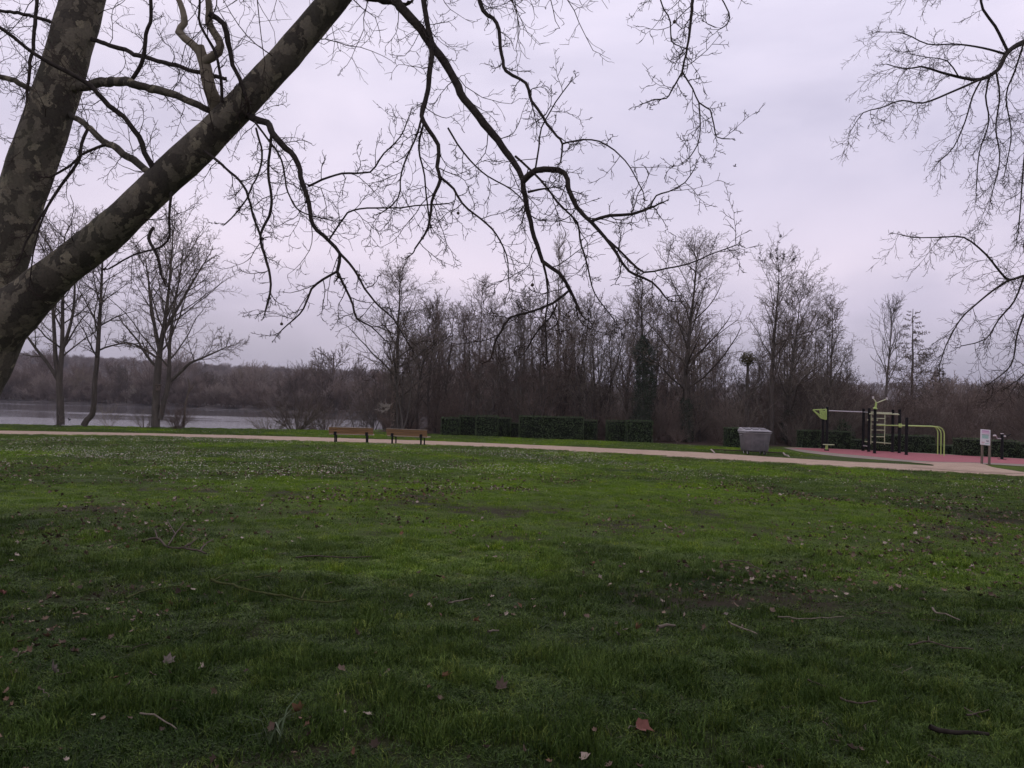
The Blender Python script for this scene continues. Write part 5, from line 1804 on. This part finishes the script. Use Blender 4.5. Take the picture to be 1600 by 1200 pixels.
# daisies
bm = bmesh.new()
bmesh.ops.create_circle(bm, cap_ends=True, segments=9, radius=.013, matrix=Matrix.Translation((0, 0, .06)))
for f in bm.faces: f.material_index = 0
r_ = bmesh.ops.create_circle(bm, cap_ends=True, segments=6, radius=.005, matrix=Matrix.Translation((0, 0, .064)))
for f in bm.faces:
    if len(f.verts) == 6: f.material_index = 1
dm = bpy.data.meshes.new('daisy'); bm.to_mesh(dm); bm.free()
dm.materials.append(MATS['daisy_white']); dm.materials.append(MATS['daisy_yellow'])
x, y = lawn_points(15, 44, 62)
clump = fbm(x * .33 + 4, y * .33, 95, 4)
band = smooth(15, 27, y) * (.35 + .65 * smooth(12, -8, x))
k = (y < ne(x) - .15) & (RNG.random(len(x)) < band * (.06 + smooth(.42, .68, clump)))
x, y = x[k], y[k]
x2, y2 = lawn_points(40, 54, 3)
k2 = (y2 > fe(x2) + .3) & (y2 < near_shore(x2) - .8) & (wood_mask(x2, y2) < .1) & (x2 < 16)
x = np.concatenate([x, x2[k2]]); y = np.concatenate([y, y2[k2]]); n = len(x)
o = scatter('daisies', [source('daisy_a', dm, None)], np.stack([x, y, height(x, y)], -1), np.stack([RNG.normal(-.25, .25, n), RNG.normal(0, .25, n), RNG.uniform(0, 6, n)], -1), np.repeat(RNG.uniform(.55, 1.15, n)[:, None], 3, 1), np.zeros(n, int))
tag(o, 'white daisies dotted over the lawn near the path', 'daisies')


# dead leaves
def leaf_mesh(seed, curl):
    """a five lobed dead leaf, folded along its midrib and crumpled"""
    rs = random.Random(seed)
    tips = [(-125, .45), (-98, .70), (-75, .50), (-48, .92), (-24, .62), (0, 1.1), (24, .62), (48, .92), (75, .50), (98, .70), (125, .45), (180, .22)]
    fold = R(rs.uniform(15, 60)); sk = rs.uniform(-.5, .5)
    V = []
    for ring in (.0, .5, 1.0):
        for a, l in (tips if ring else tips[:1]):
            l *= rs.uniform(.8, 1.15) * ring
            x_, y_ = math.sin(R(a)) * l, math.cos(R(a)) * l
            z_ = math.sin(fold) * abs(x_) * (1 + sk * (1 if x_ > 0 else -1)) + curl * .45 * y_ * y_ + rs.uniform(-.13, .13) * ring
            V.append((x_ * math.cos(fold) * .06, y_ * .06, z_ * .06))
    n_ = len(tips)
    T_ = [[0, i + 1, (i + 1) % n_ + 1] for i in range(n_)]
    Q_ = [[i + 1, i + 1 + n_, (i + 1) % n_ + 1 + n_, (i + 1) % n_ + 1] for i in range(n_)]
    return mesh_np('leaf', V, [np.array(T_), np.array(Q_)])


lm = [leaf_mesh(1, .9), leaf_mesh(2, -.7), leaf_mesh(3, 1.5)]
ls = [source('leaf_%s' % 'abc'[i], lm[i].copy(), 'dead_leaf') for i in range(3)]
xx = []; yy = []
for d0, d1, den in ((2.2, 9, 26), (9, 22, 22), (22, 38, 8)):
    x, y = lawn_points(d0, d1, den * 2.4)
    cf = fbm(x * .6 + 2, y * .6, 101, 4)
    k = (RNG.random(len(x)) < smooth(.36, .76, cf + .10 * np.exp(-((x + 2.6) / 2) ** 2 - ((y - 5) / 2) ** 2) + .08 * np.exp(-((x - 7) / 4) ** 2 - ((y - 12) / 4) ** 2))) & (y < ne(x) - .2)
    xx.append(x[k]); yy.append(y[k])
x = np.concatenate(xx); y = np.concatenate(yy); n = len(x)
o = scatter('leaf_litter', ls, np.stack([x, y, height(x, y) + RNG.uniform(.02, .055, n)], -1), np.stack([RNG.normal(0, .35, n), RNG.normal(0, .35, n), RNG.uniform(0, 6.28, n)], -1), np.repeat((np.minimum(RNG.lognormal(-.62, .35, n), .95) * np.interp(y, [3, 10, 20], [.7, .9, 1.1]))[:, None], 3, 1), RNG.integers(0, 3, n))
tag(o, 'small dead brown leaves strewn all over the lawn', 'leaf litter')

ts = []
for i in range(3):
    rs = random.Random(i)
    P = [(k * .02 - .05, rs.gauss(0, .006), rs.uniform(0, .012)) for k in range(6)]
    ts.append(source('twig_bit_%s' % 'abc'[i], tube_mesh('twig_bit', [([(P, [.0022] * 6)], 4)]), ('pale_stick', 'brown_stick', 'brown_stick')[i]))
xx = []; yy = []
for d0, d1, den in ((2, 10, 14), (10, 22, 4)):
    x, y = lawn_points(d0, d1, den)
    k = RNG.random(len(x)) < smooth(.35, .75, fbm(x * .5 + 8, y * .5, 111, 4))
    xx.append(x[k]); yy.append(y[k])
x = np.concatenate(xx); y = np.concatenate(yy); n = len(x)
o = scatter('twig_litter', ts, np.stack([x, y, height(x, y) + .022], -1), np.stack([RNG.normal(0, .15, n), RNG.normal(0, .2, n), RNG.uniform(0, 6.28, n)], -1), np.repeat(RNG.lognormal(-.35, .35, n)[:, None], 3, 1), RNG.integers(0, 3, n))
tag(o, 'straw and broken twig bits strewn in the grass', 'twig litter')

# larger leaves one can pick out
for i, (px, py, s, mat, label) in enumerate((
        (468, 1122, 1.5, 'leaf_orange', 'curled orange brown leaf low in the left half of the foreground grass'),
        (1000, 1152, 2.0, 'leaf_red', 'large reddish brown leaf at the bottom, right of centre'),
        (262, 1046, 1.4, 'leaf_pale', 'pale grey leaf standing on edge by the bare soil at the left'),
        (84, 1061, 1.3, 'leaf_pale', 'flat pale leaf on the bare soil at far left'),
        (742, 978, 1.1, 'leaf_orange', 'small upright orange leaf near the middle of the foreground'),
        (993, 990, 1.2, 'leaf_orange', 'orange brown leaf beside a white bark strip'),
        (966, 1001, 1.1, 'leaf_pale', 'pale crumpled leaf left of the orange one by the bark strip'),
        (1134, 968, 1.0, 'leaf_pale', 'pale crumpled leaf at the end of a thin pale stick'),
        (783, 1086, 1.3, 'leaf_brown', 'dark folded leaf with pale rim below the middle of the foreground'),
        (627, 840, 1.3, 'leaf_orange', 'orange leaf on the green moss left of centre'),
        (4, 935, 1.5, 'leaf_red', 'reddish leaf cut by the left edge of the picture'),
        (692, 1068, 1.2, 'leaf_orange', 'tawny leaf among tall blades below the middle'),
        (437, 900, 1.1, 'leaf_orange', 'small tan leaf above the mossy sticks'),
        (188, 923, 1.2, 'leaf_pale', 'whitish leaf scrap left of the mossy sticks'),
        (66, 833, 1.6, 'leaf_pale', 'whitish crumpled leaf in the left middle of the lawn'),
        (557, 1000, 1.2, 'leaf_brown', 'brown leaf pair left of the middle foreground'))):
    if mat not in MATS:
        cc = dict(leaf_orange=((.12, .06, .03), (.2, .105, .055)), leaf_red=((.12, .045, .032), (.17, .07, .05)), leaf_pale=((.085, .068, .055), (.16, .13, .108)), leaf_brown=((.05, .034, .024), (.10, .07, .05)))[mat]
        simple(mat, cc[0], cc[1], 30, .8)
    g = on_ground(px, py)
    o = link('fallen_leaf', leaf_mesh(100 + i, (1.2, -.8, 1.6)[i % 3]), mat)
    s *= .68
    o.location = g + Vector((0, 0, .04)); o.scale = (s, s, s)
    o.rotation_euler = (rn.gauss(.35, .3), rn.gauss(0, .4), rn.random() * 6.28)
    tag(o, label, 'leaf', 'larger dead leaves in the foreground')

# fallen sticks and branches
sticks = [
    ([[(222, 852), (246, 850), (262, 861), (290, 863), (312, 868), (322, 872)], [(312, 868), (320, 858), (333, 851)], [(262, 861), (275, 840), (286, 826)], [(275, 842), (266, 828), (260, 817)], [(246, 850), (242, 835)], [(288, 862), (310, 848)]], 5, 'brown_stick', 'forked fallen branch lying on the grass at the left'),
    ([[(330, 917), (345, 921), (362, 923), (375, 930), (410, 934), (440, 942), (470, 945), (510, 951), (540, 948)], [(330, 917), (345, 910), (360, 906)], [(470, 945), (478, 930)]], 5, 'moss_stick', 'long mossy green stick left of the middle of the lawn'),
    ([[(195, 946), (225, 933), (255, 927), (285, 923)]], 3.4, 'moss_stick', 'thin mossy stick left of the long mossy one'),
    ([[(398, 914), (418, 910), (440, 914)]], 3, 'moss_stick', 'short mossy twig just above the long mossy stick'),
    ([[(462, 879), (490, 876), (520, 879), (555, 878), (580, 877)]], 3.2, 'brown_stick', 'thin brown stick above the mossy sticks'),
    ([[(1138, 983), (1150, 990), (1165, 996), (1183, 1004)]], 4, 'pale_stick', 'pale thin stick pointing down right of the middle'),
    ([[(1028, 990), (1042, 989), (1055, 990)]], 7, 'pale_stick', 'short white strip of bark in the middle right foreground'),
    ([[(1215, 977), (1232, 974), (1250, 977), (1290, 976), (1318, 974)]], 3, 'pale_stick', 'thin level stick right of the pale stick'),
    ([[(1457, 962), (1463, 968), (1478, 972), (1500, 981)]], 4, 'pale_stick', 'bent pale twig in the right of the lawn'),
    ([[(1420, 1019), (1450, 1014), (1462, 1018), (1490, 1023), (1520, 1028)], [(1452, 1014), (1450, 1006)]], 3.6, 'brown_stick', 'forked brown stick below the bent pale twig'),
    ([[(1312, 1110), (1330, 1113), (1350, 1112), (1370, 1113)]], 5, 'brown_stick', 'mossy short stick by a yellowish patch at lower right'),
    ([[(1452, 1157), (1480, 1160), (1510, 1163), (1545, 1166)]], 11, 'dark_wood', 'dark thick piece of wood at the bottom right'),
    ([[(1510, 1137), (1528, 1129), (1545, 1124)], [(1506, 1122), (1530, 1134)]], 4, 'brown_stick', 'crossed brown twigs on bare soil at lower right'),
    ([[(1262, 1080), (1275, 1084), (1291, 1090)]], 4, 'brown_stick', 'small dark stick at lower right above the mossy short stick'),
    ([[(218, 1136), (240, 1139), (258, 1146), (275, 1155)]], 4, 'pale_stick', 'thin tan stick in the lower left foreground'),
    ([[(700, 955), (718, 949), (738, 943)]], 3.4, 'pale_stick', 'thin pale straw in the middle of the foreground'),
    ([[(762, 1000), (770, 998), (779, 996)]], 5, 'pale_stick', 'short cream coloured twig piece in the middle foreground'),
    ([[(1130, 884), (1160, 886), (1190, 897)]], 3, 'brown_stick', 'thin dark twig where the moss ends, right of centre'),
]
for lines, w, mat, label in sticks:
    g0 = on_ground(*lines[0][0])
    polys = []
    for j, ln in enumerate(lines):
        P = []
        for px, py in ln:
            g = on_ground(px, py)
            P.append(tuple(g - g0 + Vector((0, 0, .045 + rn.uniform(0, .02)))))
        dd = g0.y
        P, r_ = catmull(P, np.linspace(w, w * .55, len(P)) / 2 * dd / F * (.8 if j == 0 else .6), .05)
        P[:, 2] += (fbm(np.arange(len(P)) * .5, np.full(len(P), j * 3.), 7, 2) - .5) * .02
        polys.append((P, r_))
    if len(polys) == 1:
        o = link('fallen_stick', tube_mesh('fallen_stick', [(polys, 7)]), mat)
    else:
        o = thing('fallen_branch', label, 'stick', g0)
        link('stem', tube_mesh('stem', [(polys[:1], 7)]), mat, o)
        for q in polys[1:]: link('side_shoot', tube_mesh('side_shoot', [([q], 6)]), mat, o)
    o.location = g0
    tag(o, label, 'stick', 'fallen sticks on the lawn')
# strappy tuft of long pale blades in the left foreground
g = on_ground(428, 1168)
o = link('strappy_plant', tuft(77, 14, .05, .14, .30, .008, 1.3), 'box_leaf'); o.location = g
tag(o, 'clump of long strap shaped blades at bottom left of centre', 'plant')

# ---------------------------------------------------------------- haze
hz = MB().box((0, 1080, 38.2), (3700, 2200, 80)).build('haze', None)
m = bpy.data.materials.new('haze'); m.use_nodes = True
m.node_tree.nodes.clear()
pv = m.node_tree.nodes.new('ShaderNodeVolumePrincipled'); mo = m.node_tree.nodes.new('ShaderNodeOutputMaterial')
pv.inputs['Color'].default_value = (.88, .86, .94, 1)
pv.inputs['Density'].default_value = .0002
m.node_tree.links.new(pv.outputs[0], mo.inputs['Volume'])
hz.data.materials.append(m)
tag(hz, kind='stuff')
